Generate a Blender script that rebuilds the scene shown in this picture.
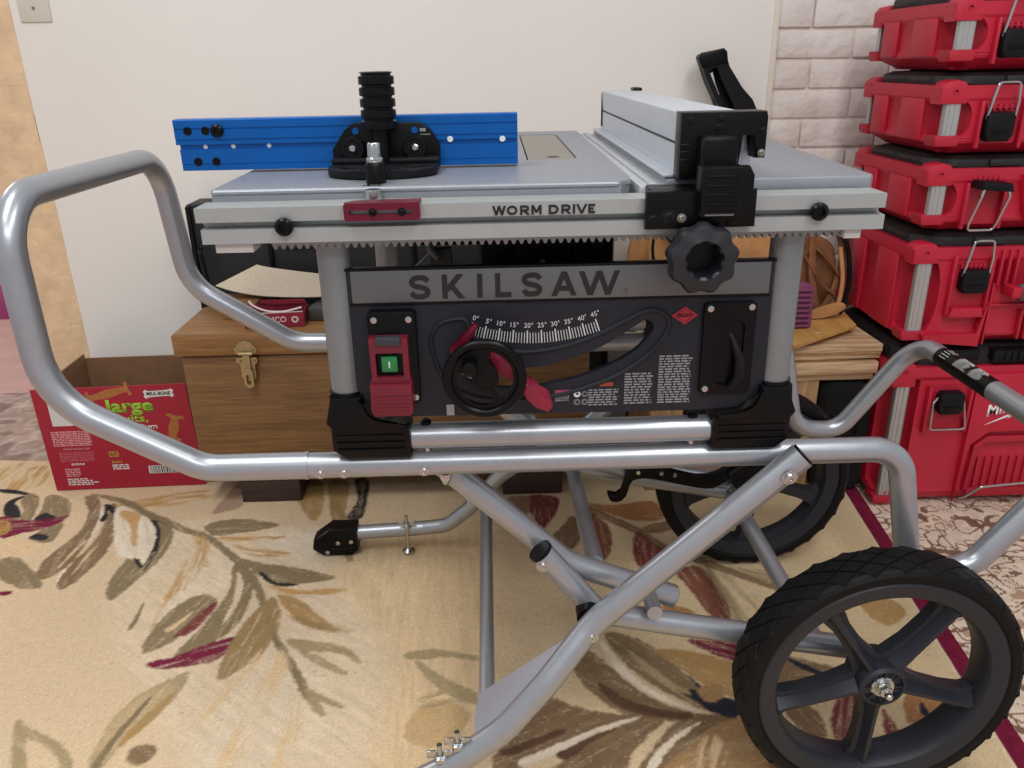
import bpy, bmesh, math, random
import numpy as np
from mathutils import Vector, Matrix
from mathutils.geometry import tessellate_polygon

for o in list(bpy.data.objects):
    bpy.data.objects.remove(o)
SC = bpy.context.scene
COL = SC.collection
random.seed(7)

# ------------------------------------------------------------------ camera, world, lights, exposure
def set_camera():
    th, rho, yaw, H = math.radians(22.05), .0195, math.radians(1.1), 1.05
    Z = Matrix(((math.cos(yaw), math.sin(yaw), 0), (-math.sin(yaw), math.cos(yaw), 0), (0, 0, 1)))
    F = Z @ Vector((0, math.cos(th), -math.sin(th)))
    R0 = Z @ Vector((1, 0, 0)); U0 = Z @ Vector((0, math.sin(th), math.cos(th)))
    R = math.cos(rho)*R0 - math.sin(rho)*U0
    U = math.sin(rho)*R0 + math.cos(rho)*U0
    cam = bpy.data.cameras.new('camera'); ob = bpy.data.objects.new('camera', cam); COL.objects.link(ob)
    cam.sensor_width = 36; cam.lens = 800/1024*36; cam.clip_start = .02
    M = Matrix((R, U, -F)).transposed().to_4x4(); M.translation = Vector((0, 0, H))
    ob.matrix_world = M
    SC.camera = ob
set_camera()
world = bpy.data.worlds.new('world'); SC.world = world; world.use_nodes = True
world.node_tree.nodes['Background'].inputs[0].default_value = (.97, .985, 1.0, 1)
world.node_tree.nodes['Background'].inputs[1].default_value = .50

def area(name, loc, size, energy, col=(1, .985, .965), rot=(0, 0, 0)):
    l = bpy.data.lights.new(name, 'AREA'); l.shape = 'RECTANGLE'; l.size, l.size_y = size
    l.energy = energy; l.color = col
    o = bpy.data.objects.new(name, l); COL.objects.link(o); o.location = loc; o.rotation_euler = rot
    return o
# the first two are ceiling tube fittings of the workshop: they run front to back, above and beside the saw
area('overhead_lamp', (-.8, .6, 2.45), (.35, 1.25), 20)
area('overhead_lamp', (.8, .2, 2.45), (.35, 1.25), 19)
area('overhead_lamp', (.25, -1.0, 2.45), (1.8, .5), 30)  # unseen fill lamp behind the viewer, enlarged to lift shade under the saw
area('next_room_lamp', (-3.0, 3.2, 2.4), (.6, .6), 22)
SC.view_settings.view_transform = 'Standard'; SC.view_settings.look = 'None'
SC.view_settings.gamma = 1; SC.view_settings.use_curve_mapping = False
SC.view_settings.exposure = 0.0

# ------------------------------------------------------------------ materials
def lin(c):
    return tuple(((x/255)/12.92 if x/255 <= .04045 else ((x/255+.055)/1.055)**2.4) for x in c)
MATS = {}
def mat(name, rgb, rough=.5, metal=0., var=0., vscale=30., bump=0., bscale=200., coat=0., stretch=None, spec=.5):
    """principled material; colour varied by object-space noise, optional bump"""
    if name in MATS: return MATS[name]
    m = bpy.data.materials.new(name); m.use_nodes = True; nt = m.node_tree
    b = nt.nodes['Principled BSDF']
    c = lin(rgb)
    b.inputs['Base Color'].default_value = (*c, 1); b.inputs['Roughness'].default_value = rough
    b.inputs['Metallic'].default_value = metal; b.inputs['Coat Weight'].default_value = coat
    b.inputs['Specular IOR Level'].default_value = spec
    tc = nt.nodes.new('ShaderNodeTexCoord')
    src = tc.outputs['Object']
    if stretch:
        mp = nt.nodes.new('ShaderNodeMapping'); mp.inputs['Scale'].default_value = stretch
        nt.links.new(src, mp.inputs['Vector']); src = mp.outputs['Vector']
    n = nt.nodes.new('ShaderNodeTexNoise'); n.inputs['Scale'].default_value = vscale; n.inputs['Detail'].default_value = 5
    nt.links.new(src, n.inputs['Vector'])
    r = nt.nodes.new('ShaderNodeValToRGB')
    v = max(var, .02)
    r.color_ramp.elements[0].position = .3; r.color_ramp.elements[1].position = .7
    r.color_ramp.elements[0].color = (*[x*(1-v) for x in c], 1); r.color_ramp.elements[1].color = (*[min(1, x*(1+v)) for x in c], 1)
    nt.links.new(n.outputs['Fac'], r.inputs['Fac']); nt.links.new(r.outputs['Color'], b.inputs['Base Color'])
    if bump:
        n2 = nt.nodes.new('ShaderNodeTexNoise'); n2.inputs['Scale'].default_value = bscale; n2.inputs['Detail'].default_value = 4
        nt.links.new(src, n2.inputs['Vector'])
        bp = nt.nodes.new('ShaderNodeBump'); bp.inputs['Strength'].default_value = bump; bp.inputs['Distance'].default_value = .004
        nt.links.new(n2.outputs['Fac'], bp.inputs['Height']); nt.links.new(bp.outputs['Normal'], b.inputs['Normal'])
    MATS[name] = m
    return m
def attr_mat(name, attr, rough=.95, bump=.5, bscale=350., grain=.14):
    m = bpy.data.materials.new(name); m.use_nodes = True; nt = m.node_tree; b = nt.nodes['Principled BSDF']
    b.inputs['Roughness'].default_value = rough; b.inputs['Specular IOR Level'].default_value = .15
    a = nt.nodes.new('ShaderNodeAttribute'); a.attribute_name = attr
    tc = nt.nodes.new('ShaderNodeTexCoord')
    n = nt.nodes.new('ShaderNodeTexNoise'); n.inputs['Scale'].default_value = bscale; n.inputs['Detail'].default_value = 3
    nt.links.new(tc.outputs['Object'], n.inputs['Vector'])
    mr = nt.nodes.new('ShaderNodeMapRange'); mr.inputs[1].default_value = .3; mr.inputs[2].default_value = .7
    mr.inputs[3].default_value = 1-grain; mr.inputs[4].default_value = 1+grain
    nt.links.new(n.outputs['Fac'], mr.inputs[0])
    mx = nt.nodes.new('ShaderNodeVectorMath'); mx.operation = 'SCALE'
    nt.links.new(a.outputs['Color'], mx.inputs[0]); nt.links.new(mr.outputs[0], mx.inputs['Scale'])
    nt.links.new(mx.outputs[0], b.inputs['Base Color'])
    bp = nt.nodes.new('ShaderNodeBump'); bp.inputs['Strength'].default_value = bump; bp.inputs['Distance'].default_value = .004
    nt.links.new(n.outputs['Fac'], bp.inputs['Height']); nt.links.new(bp.outputs['Normal'], b.inputs['Normal'])
    return m
def wood(name, light, dark, along='x', scale=1.0, rough=.5):
    if name in MATS: return MATS[name]
    m = bpy.data.materials.new(name); m.use_nodes = True; nt = m.node_tree; b = nt.nodes['Principled BSDF']
    b.inputs['Roughness'].default_value = rough
    tc = nt.nodes.new('ShaderNodeTexCoord'); mp = nt.nodes.new('ShaderNodeMapping')
    s = {'x': (2.2, 30, 45), 'y': (30, 2.2, 45), 'z': (30, 30, 2.2)}[along]
    mp.inputs['Scale'].default_value = [k*scale for k in s]
    nt.links.new(tc.outputs['Object'], mp.inputs['Vector'])
    n = nt.nodes.new('ShaderNodeTexNoise'); n.inputs['Scale'].default_value = 1.6; n.inputs['Detail'].default_value = 8; n.inputs['Distortion'].default_value = 1.2
    nt.links.new(mp.outputs['Vector'], n.inputs['Vector'])
    r = nt.nodes.new('ShaderNodeValToRGB'); r.color_ramp.elements[0].position = .33; r.color_ramp.elements[1].position = .62
    r.color_ramp.elements[0].color = (*lin(dark), 1); r.color_ramp.elements[1].color = (*lin(light), 1)
    nt.links.new(n.outputs['Fac'], r.inputs['Fac']); nt.links.new(r.outputs['Color'], b.inputs['Base Color'])
    bp = nt.nodes.new('ShaderNodeBump'); bp.inputs['Strength'].default_value = .15; bp.inputs['Distance'].default_value = .002
    nt.links.new(n.outputs['Fac'], bp.inputs['Height']); nt.links.new(bp.outputs['Normal'], b.inputs['Normal'])
    MATS[name] = m
    return m

SILVER = mat('silver_tube_paint', (166, 170, 177), .32, .65, .03, 60)
GREYTUBE = mat('grey_post_paint', (130, 136, 138), .38, .4, .03, 40)
TABLE = mat('cast_aluminium', (146, 150, 159), .45, .45, .05, 90, .05, 400)
RAIL = mat('anodised_rail', (164, 168, 168), .4, .35, .03, 60)
FENCE = mat('anodised_fence', (198, 204, 213), .4, .4, .03, 40)
DARKGAP = mat('dark_groove', (58, 60, 62), .6, .2)
PANEL = mat('navy_grey_panel', (26, 29, 39), .48, .0, .05, 20, .04, 600, spec=.35)
BAND = mat('panel_grey_band', (100, 102, 104), .5, .25, .03, 30)
BLACK = mat('black_plastic', (7, 7, 9), .32, 0, .05, 40, .03, 500, spec=.2)
BLACKM = mat('black_matt_plastic', (14, 15, 19), .48, 0, .08, 40, .05, 500, spec=.22)
RUBBER = mat('tyre_rubber', (9, 9, 11), .55, 0, .1, 60, .1, 400, spec=.2)
RIM = mat('dark_grey_wheel_plastic', (35, 38, 46), .45, 0, .05, 60, .04, 500, spec=.35)
CHROME = mat('bright_zinc', (186, 188, 188), .22, .95, .05, 80)
STEEL = mat('steel_insert', (150, 146, 136), .35, .8, .08, 60)
REDP = mat('red_plastic', (106, 18, 38), .4, 0, .06, 30)
REDA = mat('crimson_anodised', (104, 12, 40), .35, .3, .05, 30)
BLUE = mat('blue_anodised', (0, 84, 160), .36, .15, .05, 30, spec=.3)
GREEN = mat('green_button', (30, 120, 62), .4)
WHITEP = mat('white_print', (214, 214, 214), .6)
GREYP = mat('grey_print', (134, 136, 142), .6)
BLACKP = mat('black_print', (20, 20, 22), .5)
ORANGEP = mat('orange_print', (140, 66, 42), .6)
CRATE = mat('red_crate_plastic', (186, 26, 54), .45, 0, .05, 25, .05, 500)
CRATED = mat('red_crate_recess', (176, 24, 50), .5, 0, .05, 25, .05, 500)
LID = mat('black_lid_plastic', (30, 31, 33), .55, 0, .15, 60, .2, 600)
POST = mat('aluminium_post', (186, 186, 186), .35, .6, .04, 60)
GRIP = mat('grey_rubber_grip', (96, 98, 100), .7)
CARD = mat('brown_cardboard', (134, 98, 70), .85, 0, .1, 30, .1, 300)
BOXRED = mat('red_printed_card', (158, 18, 48), .5, 0, .05, 15)
LIME = mat('lime_print', (140, 190, 50), .6)
BISCUIT = mat('baked_biscuit', (166, 106, 58), .85, 0, .2, 120, .3, 200)
MAROONP = mat('maroon_plastic', (126, 62, 98), .5, 0, .08, 30)
LEATHER = mat('tan_suede', (188, 138, 88), .9, 0, .2, 25, .3, 200)
LEATHERD = mat('brown_leather', (122, 78, 46), .75, 0, .25, 25, .3, 200)
CHESTW = wood('walnut_stained_veneer', (136, 100, 60), (106, 74, 42), 'x', 1.6)
CHESTL = wood('golden_oiled_lid', (152, 110, 64), (122, 84, 46), 'x', 1.6)
PLANKW = wood('pale_pine', (218, 190, 152), (170, 130, 92), 'x', 2.2, .7)
PLANKY = wood('yellow_plywood', (196, 150, 86), (176, 128, 66), 'y', .6, .7)
DARKW = wood('dark_block_wood', (64, 44, 38), (46, 32, 28), 'x', 1, .7)
BRASS = mat('aged_brass', (168, 152, 116), .4, .8, .15, 100)

# ------------------------------------------------------------------ mesh builder
class B:
    def __init__(s): s.bm = bmesh.new()
    def _xf(s, vs, M):
        if M is not None:
            for v in vs: v.co = M @ v.co
    def box(s, x0, x1, y0, y1, z0, z1, bev=0., M=None, seg=2):
        r = bmesh.ops.create_cube(s.bm, size=1.0); vs = r['verts']
        for v in vs:
            v.co = Vector(((x0+x1)/2+v.co.x*(x1-x0), (y0+y1)/2+v.co.y*(y1-y0), (z0+z1)/2+v.co.z*(z1-z0)))
        if bev:
            bev = min(bev, .45*min(abs(x1-x0), abs(y1-y0), abs(z1-z0)))
            es = list({e for v in vs for e in v.link_edges})
            r = bmesh.ops.bevel(s.bm, geom=es, offset=bev, segments=seg, affect='EDGES', profile=.5)
            vs = list({v for f in r['faces'] for v in f.verts} | {v for v in vs if v.is_valid})
        s._xf(vs, M); return s
    def grid_sweep(s, rings, cap=True, closed=False):
        rows = [[s.bm.verts.new(p) for p in r] for r in rings]
        n = len(rows[0]); m = len(rows)
        for i in range(m if closed else m-1):
            a, b = rows[i], rows[(i+1) % m]
            for j in range(n):
                s.bm.faces.new((a[j], a[(j+1) % n], b[(j+1) % n], b[j]))
        if cap and not closed:
            s.bm.faces.new(rows[0][::-1]); s.bm.faces.new(rows[-1])
        return s
    def tube(s, pts, r, bend=0., seg=18, closed=False, cap=True, flat=1.0):
        p = fillet([Vector(q) for q in pts], bend, closed) if bend else [Vector(q) for q in pts]
        n = len(p); rings = []
        T = []
        for i in range(n):
            a = p[(i-1) % n] if (closed or i) else p[i]
            b = p[(i+1) % n] if (closed or i < n-1) else p[i]
            T.append((b-a).normalized())
        up = Vector((0, 0, 1)) if abs(T[0].z) < .9 else Vector((0, 1, 0))
        N = (up - T[0]*up.dot(T[0])).normalized()
        rr = r if isinstance(r, (list, tuple)) else [r]*n
        if len(rr) != n: rr = [rr[0]]*n
        for i in range(n):
            N = (N - T[i]*N.dot(T[i])).normalized(); Bn = T[i].cross(N)
            k = 1.
            rings.append([p[i] + (N*math.cos(2*math.pi*j/seg)*flat + Bn*math.sin(2*math.pi*j/seg))*rr[i]*k for j in range(seg)])
        return s.grid_sweep(rings, cap, closed)
    def lathe(s, prof, origin, axis, seg=32, lobes=None, cap=True):
        """prof: [(radius, height)] along axis"""
        A = Vector(axis).normalized(); up = Vector((0, 0, 1)) if abs(A.z) < .9 else Vector((1, 0, 0))
        N = (up - A*up.dot(A)).normalized(); Bn = A.cross(N); O = Vector(origin)
        rings = []
        for r, h in prof:
            ring = []
            for j in range(seg):
                t = 2*math.pi*j/seg
                rr = r*(lobes(t, h) if lobes else 1)
                ring.append(O + A*h + (N*math.cos(t)+Bn*math.sin(t))*max(rr, 1e-5))
            rings.append(ring)
        return s.grid_sweep(rings, cap)
    def prism(s, outer, y0, y1, holes=(), plane='xz', bev=0., M=None):
        """2-D outline (with holes) extruded between y0 and y1 across the plane"""
        def P(a, b, d):
            return Vector((a, d, b)) if plane == 'xz' else (Vector((a, b, d)) if plane == 'xy' else Vector((d, a, b)))
        loops = [list(outer)] + [list(h) for h in holes]
        if not holes:
            f0 = [s.bm.verts.new(P(a, b, y0)) for a, b in outer]; f1 = [s.bm.verts.new(P(a, b, y1)) for a, b in outer]
            n = len(outer)
            fs = [s.bm.faces.new(f0), s.bm.faces.new(f1[::-1])]
            for i in range(n): fs.append(s.bm.faces.new((f0[i], f1[i], f1[(i+1) % n], f0[(i+1) % n])))
            vs = f0+f1
            if bev:
                es = [e for e in fs[0].edges] + [e for e in fs[1].edges]
                r = bmesh.ops.bevel(s.bm, geom=es, offset=bev, segments=2, affect='EDGES', profile=.5, clamp_overlap=True)
                vs = list({v for f in r['faces'] for v in f.verts} | {v for v in vs if v.is_valid})
            s._xf(vs, M); return s
        tris = tessellate_polygon([[Vector((a, b, 0)) for a, b in l] for l in loops])
        flat = [q for l in loops for q in l]
        v0 = [s.bm.verts.new(P(a, b, y0)) for a, b in flat]; v1 = [s.bm.verts.new(P(a, b, y1)) for a, b in flat]
        for t in tris:
            try:
                s.bm.faces.new([v0[i] for i in t]); s.bm.faces.new([v1[i] for i in reversed(t)])
            except ValueError: pass
        k = 0
        for l in loops:
            n = len(l)
            for i in range(n):
                a, b = k+i, k+(i+1) % n
                s.bm.faces.new((v0[a], v1[a], v1[b], v0[b]))
            k += n
        s._xf(v0+v1, M); return s
    def sphere(s, c, r, sx=1, sy=1, sz=1, u=16, v=10):
        rr = bmesh.ops.create_uvsphere(s.bm, u_segments=u, v_segments=v, radius=r)
        for w in rr['verts']: w.co = Vector((c[0]+w.co.x*sx, c[1]+w.co.y*sy, c[2]+w.co.z*sz))
        return s
    def bolt(s, c, axis, r=.006, h=.004):
        s.lathe([(r*1.5, 0), (r*1.5, h*.25), (r, h*.3), (r, h*.8), (r*.8, h), (r*.4, h), (r*.35, h*.6)], c, axis, 6 if False else 12)
        return s
    def build(s, name, m, parent=None, smooth=True, angle=35):
        bm = s.bm
        bmesh.ops.recalc_face_normals(bm, faces=bm.faces)
        xs = [v.co for v in bm.verts]
        lo = Vector([min(c[i] for c in xs) for i in range(3)]); hi = Vector([max(c[i] for c in xs) for i in range(3)])
        org = Vector(((lo.x+hi.x)/2, (lo.y+hi.y)/2, lo.z))
        for v in bm.verts: v.co -= org
        me = bpy.data.meshes.new(name); bm.to_mesh(me); bm.free()
        me.materials.append(m)
        if smooth:
            me.polygons.foreach_set('use_smooth', [True]*len(me.polygons))
            me.set_sharp_from_angle(angle=math.radians(angle))
        o = bpy.data.objects.new(name, me); COL.objects.link(o)
        if parent is not None:
            o.parent = parent; o.location = org - WLOC[parent.name]
        else: o.location = org
        WLOC[o.name] = org
        return o
WLOC = {}
def fillet(p, r, closed=False, k=7):
    out = []; n = len(p)
    rs = r if isinstance(r, (list, tuple)) else [r]*n
    for i in range(n):
        if not closed and i in (0, n-1): out.append(p[i]); continue
        a, b, c = p[(i-1) % n], p[i], p[(i+1) % n]
        u, w = (a-b), (c-b); lu, lw = u.length, w.length; u /= lu; w /= lw
        ang = u.angle(w)
        if ang > 3.12: out.append(b); continue
        d = min(rs[i]/math.tan(ang/2), lu*.48, lw*.48); rad = d*math.tan(ang/2)
        bis = (u+w).normalized(); O = b + bis*(rad/math.sin(ang/2))
        s0 = (b+u*d)-O; s1 = (b+w*d)-O; tot = s0.angle(s1); ax = s0.cross(s1).normalized()
        for j in range(k+1): out.append(O + Matrix.Rotation(tot*j/k, 3, ax) @ s0)
    return out
def smooth_loop(pts, k=5, closed=True):
    """Catmull-Rom through 2-D points"""
    n = len(pts); out = []
    for i in range(n if closed else n-1):
        g = (lambda q: pts[q % n]) if closed else (lambda q: pts[max(0, min(n-1, q))])
        p0, p1, p2, p3 = g(i-1), g(i), g(i+1), g(i+2)
        for j in range(k):
            t = j/k
            out.append(tuple(.5*((2*p1[a])+(-p0[a]+p2[a])*t+(2*p0[a]-5*p1[a]+4*p2[a]-p3[a])*t*t+(-p0[a]+3*p1[a]-3*p2[a]+p3[a])*t**3) for a in range(len(p1))))
    if not closed: out.append(tuple(pts[-1]))
    return out
def rrect(x0, x1, z0, z1, r, k=4):
    out = []
    for cx, cz, a in ((x1-r, z1-r, 0), (x0+r, z1-r, 90), (x0+r, z0+r, 180), (x1-r, z0+r, 270)):
        for j in range(k+1):
            t = math.radians(a+90*j/k); out.append((cx+r*math.cos(t), cz+r*math.sin(t)))
    return out
def circ(cx, cz, r, n=24): return [(cx+r*math.cos(2*math.pi*i/n), cz+r*math.sin(2*math.pi*i/n)) for i in range(n)]
def thing(name, loc, label, cat, group=None):
    o = bpy.data.objects.new(name, None); COL.objects.link(o); o.location = loc; o.empty_display_size = .05
    WLOC[o.name] = Vector(loc)
    return tag(o, label, cat, group)
def tag(o, label=None, cat=None, group=None, kind=None):
    if label: o['label'] = label
    if cat: o['category'] = cat
    if group: o['group'] = group
    if kind: o['kind'] = kind
    return o
def struct(o): return tag(o, kind='structure')
def text(name, s, x, y, z, h, m, parent, width=None, bold=.0, shear=0., spacing=1., M=None, ext=.0006):
    """lettering facing the viewer side (-Y), lower left corner at x,z; h = cap height"""
    cu = bpy.data.curves.new(name, 'FONT'); cu.body = s; cu.size = 1.0; cu.shear = shear; cu.space_character = spacing
    cu.offset = bold; cu.extrude = 0.0; cu.resolution_u = 3
    ob = bpy.data.objects.new(name, cu); COL.objects.link(ob)
    me = bpy.data.meshes.new_from_object(ob.evaluated_get(bpy.context.evaluated_depsgraph_get()))
    bpy.data.objects.remove(ob)
    bm = bmesh.new(); bm.from_mesh(me); bpy.data.meshes.remove(me)
    xs = [v.co.x for v in bm.verts]; ys = [v.co.y for v in bm.verts]
    w0, y0 = min(xs), min(ys) if not any(ch in s for ch in 'gjpqy,') else 0
    sc = h/.70
    sx = width/(max(xs)-w0) if width else sc
    r = bmesh.ops.extrude_face_region(bm, geom=list(bm.faces))
    for v in [g for g in r['geom'] if isinstance(g, bmesh.types.BMVert)]: v.co.z = 1.
    for v in bm.verts:
        v.co = Vector((x+(v.co.x-w0)*sx, y-v.co.z*ext, z+(v.co.y-y0)*sc))
        if M is not None: v.co = M @ v.co
    b = B(); b.bm.free(); b.bm = bm
    return b.build(name, m, parent, smooth=False)
def greek(name, x0, x1, z0, z1, rows, y, m, parent, fill=.55, ragged=.12, M=None, rnd=None):
    """rows of word-like dashes: print too fine to read"""
    rnd = rnd or random.Random(int(abs(x0*9000)+abs(z1*700))); b = B(); dz = (z1-z0)/rows
    for i in range(rows):
        z = z1-(i+1)*dz; x = x0; end = x1-(x1-x0)*ragged*rnd.random()
        while x < end:
            w = min(rnd.uniform(.5, 1.9)*dz*1.6, end-x)
            b.box(x, x+w, y-.0004, y, z, z+dz*fill, M=M); x += w+dz*.5
    return b.build(name, m, parent, smooth=False)

GLYPH = {
 'I': [[(.5, 0), (.5, 1)]], 'L': [[(0., 1), (0., 0)], [(0, 0.), (1, 0.)]],
 'K': [[(0., 0), (0., 1)], [(.06, .30), (.94, 1)], [(.34, .58), (1., 0)]],
 'A': [[(.0, 0), (.5, 1)], [(.5, 1), (1., 0)], [(.2, .26), (.8, .26)]],
 'W': [[(.0, 1), (.25, 0)], [(.25, 0), (.5, 1)], [(.5, 1), (.75, 0)], [(.75, 0), (1., 1)]],
 'V': [[(.0, 1), (.5, 0)], [(.5, 0), (1., 1)]],
 'M': [[(0., 0), (0., 1)], [(1., 0), (1., 1)], [(.02, 1), (.5, .2)], [(.5, .2), (.98, 1)]],
 'E': [[(0., 0), (0., 1)], [(0, 1.), (1, 1.)], [(0, .5), (.9, .5)], [(0, 0.), (1, 0.)]],
 'S': ['c', [(1., .80), (.80, .97), (.5, 1.), (.16, .94), (.02, .74), (.2, .57), (.52, .5), (.86, .40), (.98, .22), (.82, .05), (.5, .0), (.18, .03), (.0, .22)]],
 'O': ['o', [(.5, 1.), (.85, .86), (1., .5), (.85, .14), (.5, 0.), (.15, .14), (0., .5), (.15, .86)]],
 'D': [[(0., 0), (0., 1)], 'c', [(0, 1.), (.4, 1.), (.78, .92), (1., .5), (.78, .08), (.4, 0.), (0, 0.)]],
 'R': [[(0., 0), (0., 1)], [(.45, .42), (1., 0)], 'c', [(0, 1.), (.5, 1.), (.85, .93), (.95, .71), (.85, .50), (.5, .42), (0, .42)]]}
def signwriting(name, spec, y, z, h, t, m, parent, ext=.0006):
    """heavy sans letters drawn as flat strokes: spec = [(letter, x0, x1)]"""
    b = B(); ext0 = ext; cnt = 0
    for ch, x0, x1 in spec:
        mode = None
        for g in GLYPH[ch]:
            if isinstance(g, str): mode = g; continue
            cnt += 1; ext = ext0+.00006*(cnt % 5)
            X = lambda u: x0+t/2+u*(x1-x0-t); Zz = lambda v: z+t/2+v*(h-t)
            if mode:
                P = smooth_loop(g, 5, mode == 'o'); P = [(X(u), Zz(v)) for u, v in P]; n = len(P); rings = []
                for i in range(n):
                    a, c = (P[(i-1) % n], P[(i+1) % n]) if mode == 'o' else (P[max(i-1, 0)], P[min(i+1, n-1)])
                    d = Vector((c[0]-a[0], c[1]-a[1])).normalized(); nx, nz = -d.y*t/2, d.x*t/2
                    rings.append([Vector((P[i][0]+nx, y, P[i][1]+nz)), Vector((P[i][0]-nx, y, P[i][1]-nz)), Vector((P[i][0]-nx, y-ext, P[i][1]-nz)), Vector((P[i][0]+nx, y-ext, P[i][1]+nz))])
                b.grid_sweep(rings, True, mode == 'o')
            else:
                (u0, v0), (u1, v1) = g
                if v0 == v1: b.box(x0 if u0 == 0 else X(u0), X(u1)+(t/2 if u1 == 1 else 0), y-ext, y, Zz(v0)-t/2, Zz(v0)+t/2)
                else:
                    f = lambda v: z+h if v == 1 else (z if v == 0 else z+v*h)
                    dx, dz = X(u1)-X(u0), f(v1)-f(v0); w = t*math.sqrt(1+(dx/dz)**2)/2
                    b.prism([(X(u0)-w, f(v0)), (X(u0)+w, f(v0)), (X(u1)+w, f(v1)), (X(u1)-w, f(v1))], y-ext, y)
    return b.build(name, m, parent, smooth=False)

# ------------------------------------------------------------------ the room
WALLM = mat('cream_wall_paint', (234, 230, 225), .8, 0, .02, 3, .05, 60)
COLM = mat('ochre_painted_brick', (226, 196, 160), .85, 0, .12, 22, .6, 60)
FLOORM = mat('pinkish_concrete', (196, 158, 148), .8, 0, .1, 8, .1, 100)
FARM = mat('pale_lilac_wall_paint', (214, 190, 204), .8, 0, .04, 4)
FARB = mat('magenta_skirting', (168, 70, 128), .6, 0, .05, 10)
def brick_mat():
    m = bpy.data.materials.new('whitewashed_brick'); m.use_nodes = True; nt = m.node_tree; b = nt.nodes['Principled BSDF']
    b.inputs['Roughness'].default_value = .75
    tc = nt.nodes.new('ShaderNodeTexCoord')
    n = nt.nodes.new('ShaderNodeTexNoise'); n.inputs['Scale'].default_value = 9; n.inputs['Detail'].default_value = 6
    nt.links.new(tc.outputs['Object'], n.inputs['Vector'])
    r = nt.nodes.new('ShaderNodeValToRGB'); r.color_ramp.elements[0].position = .3; r.color_ramp.elements[1].position = .7
    r.color_ramp.elements[0].color = (*lin((212, 200, 194)), 1); r.color_ramp.elements[1].color = (*lin((236, 228, 223)), 1)
    nt.links.new(n.outputs['Fac'], r.inputs['Fac']); nt.links.new(r.outputs['Color'], b.inputs['Base Color'])
    n2 = nt.nodes.new('ShaderNodeTexNoise'); n2.inputs['Scale'].default_value = 35; n2.inputs['Detail'].default_value = 6
    nt.links.new(tc.outputs['Object'], n2.inputs['Vector'])
    bp = nt.nodes.new('ShaderNodeBump'); bp.inputs['Strength'].default_value = .55; bp.inputs['Distance'].default_value = .010
    nt.links.new(n2.outputs['Fac'], bp.inputs['Height']); nt.links.new(bp.outputs['Normal'], b.inputs['Normal'])
    return m
struct(B().box(-4.2, 2.6, -1.6, 4.2, -.1, -.012).build('floor', FLOORM))
struct(B().box(-1.20, .745, 2.25, 2.37, -.012, 2.6).build('wall_back', WALLM))
struct(B().box(.737, .752, 2.246, 2.25, -.012, 2.6, .002).build('trim_1', mat('yellowed_caulk', (226, 219, 204), .8, 0, .05, 20)))
def column():
    b = B()                                   # rough painted brickwork pier, its courses and uneven faces in one mesh
    rnd = random.Random(3)
    b.box(-1.36, -1.2, 2.255, 2.55, -.012, 2.6)
    z = -.01
    while z < 2.6:
        off = rnd.uniform(-.0006, .0006)
        b.box(-1.362-rnd.uniform(0, .006), -1.2+rnd.uniform(-.002, .002), 2.248-off, 2.29, z-.0008, min(2.6, z+.0736), .0008)
        z += .073
    return b.build('column_left', COLM, smooth=False)
struct(column())
def brick_wall():
    b = B(); rnd = random.Random(11)
    b.box(.745, 2.6, 2.262, 2.37, -.012, 2.6)
    z = -.012; row = 0
    while z < 1.9:
        x = .75 - (.11 if row % 2 else 0)
        while x < 1.9:
            w = .212+rnd.uniform(-.012, .012)
            xa, xb = max(x+.002, .748), min(x+w-.002, 2.5)
            if xb-xa > .03:
                M = Matrix.Translation((0, rnd.uniform(-.004, .004), 0)) @ Matrix.Translation(((xa+xb)/2, 0, z)) @ Matrix.Rotation(rnd.uniform(-.012, .012), 4, 'Y') @ Matrix.Translation((-(xa+xb)/2, 0, -z))
                b.box(xa, xb, 2.252, 2.29, z+.002, z+.0715+rnd.uniform(-.003, .0015), .005, M)
            x += w
        z += .075; row += 1
    return b.build('wall_right', brick_mat())
struct(brick_wall())
struct(B().box(-4.2, -1.2, 3.6, 3.7, -.012, 2.6).build('wall_far', FARM))
struct(B().box(-4.2, -1.2, 3.575, 3.6, -.012, .15, .004).build('baseboard_far', FARB))

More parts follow.
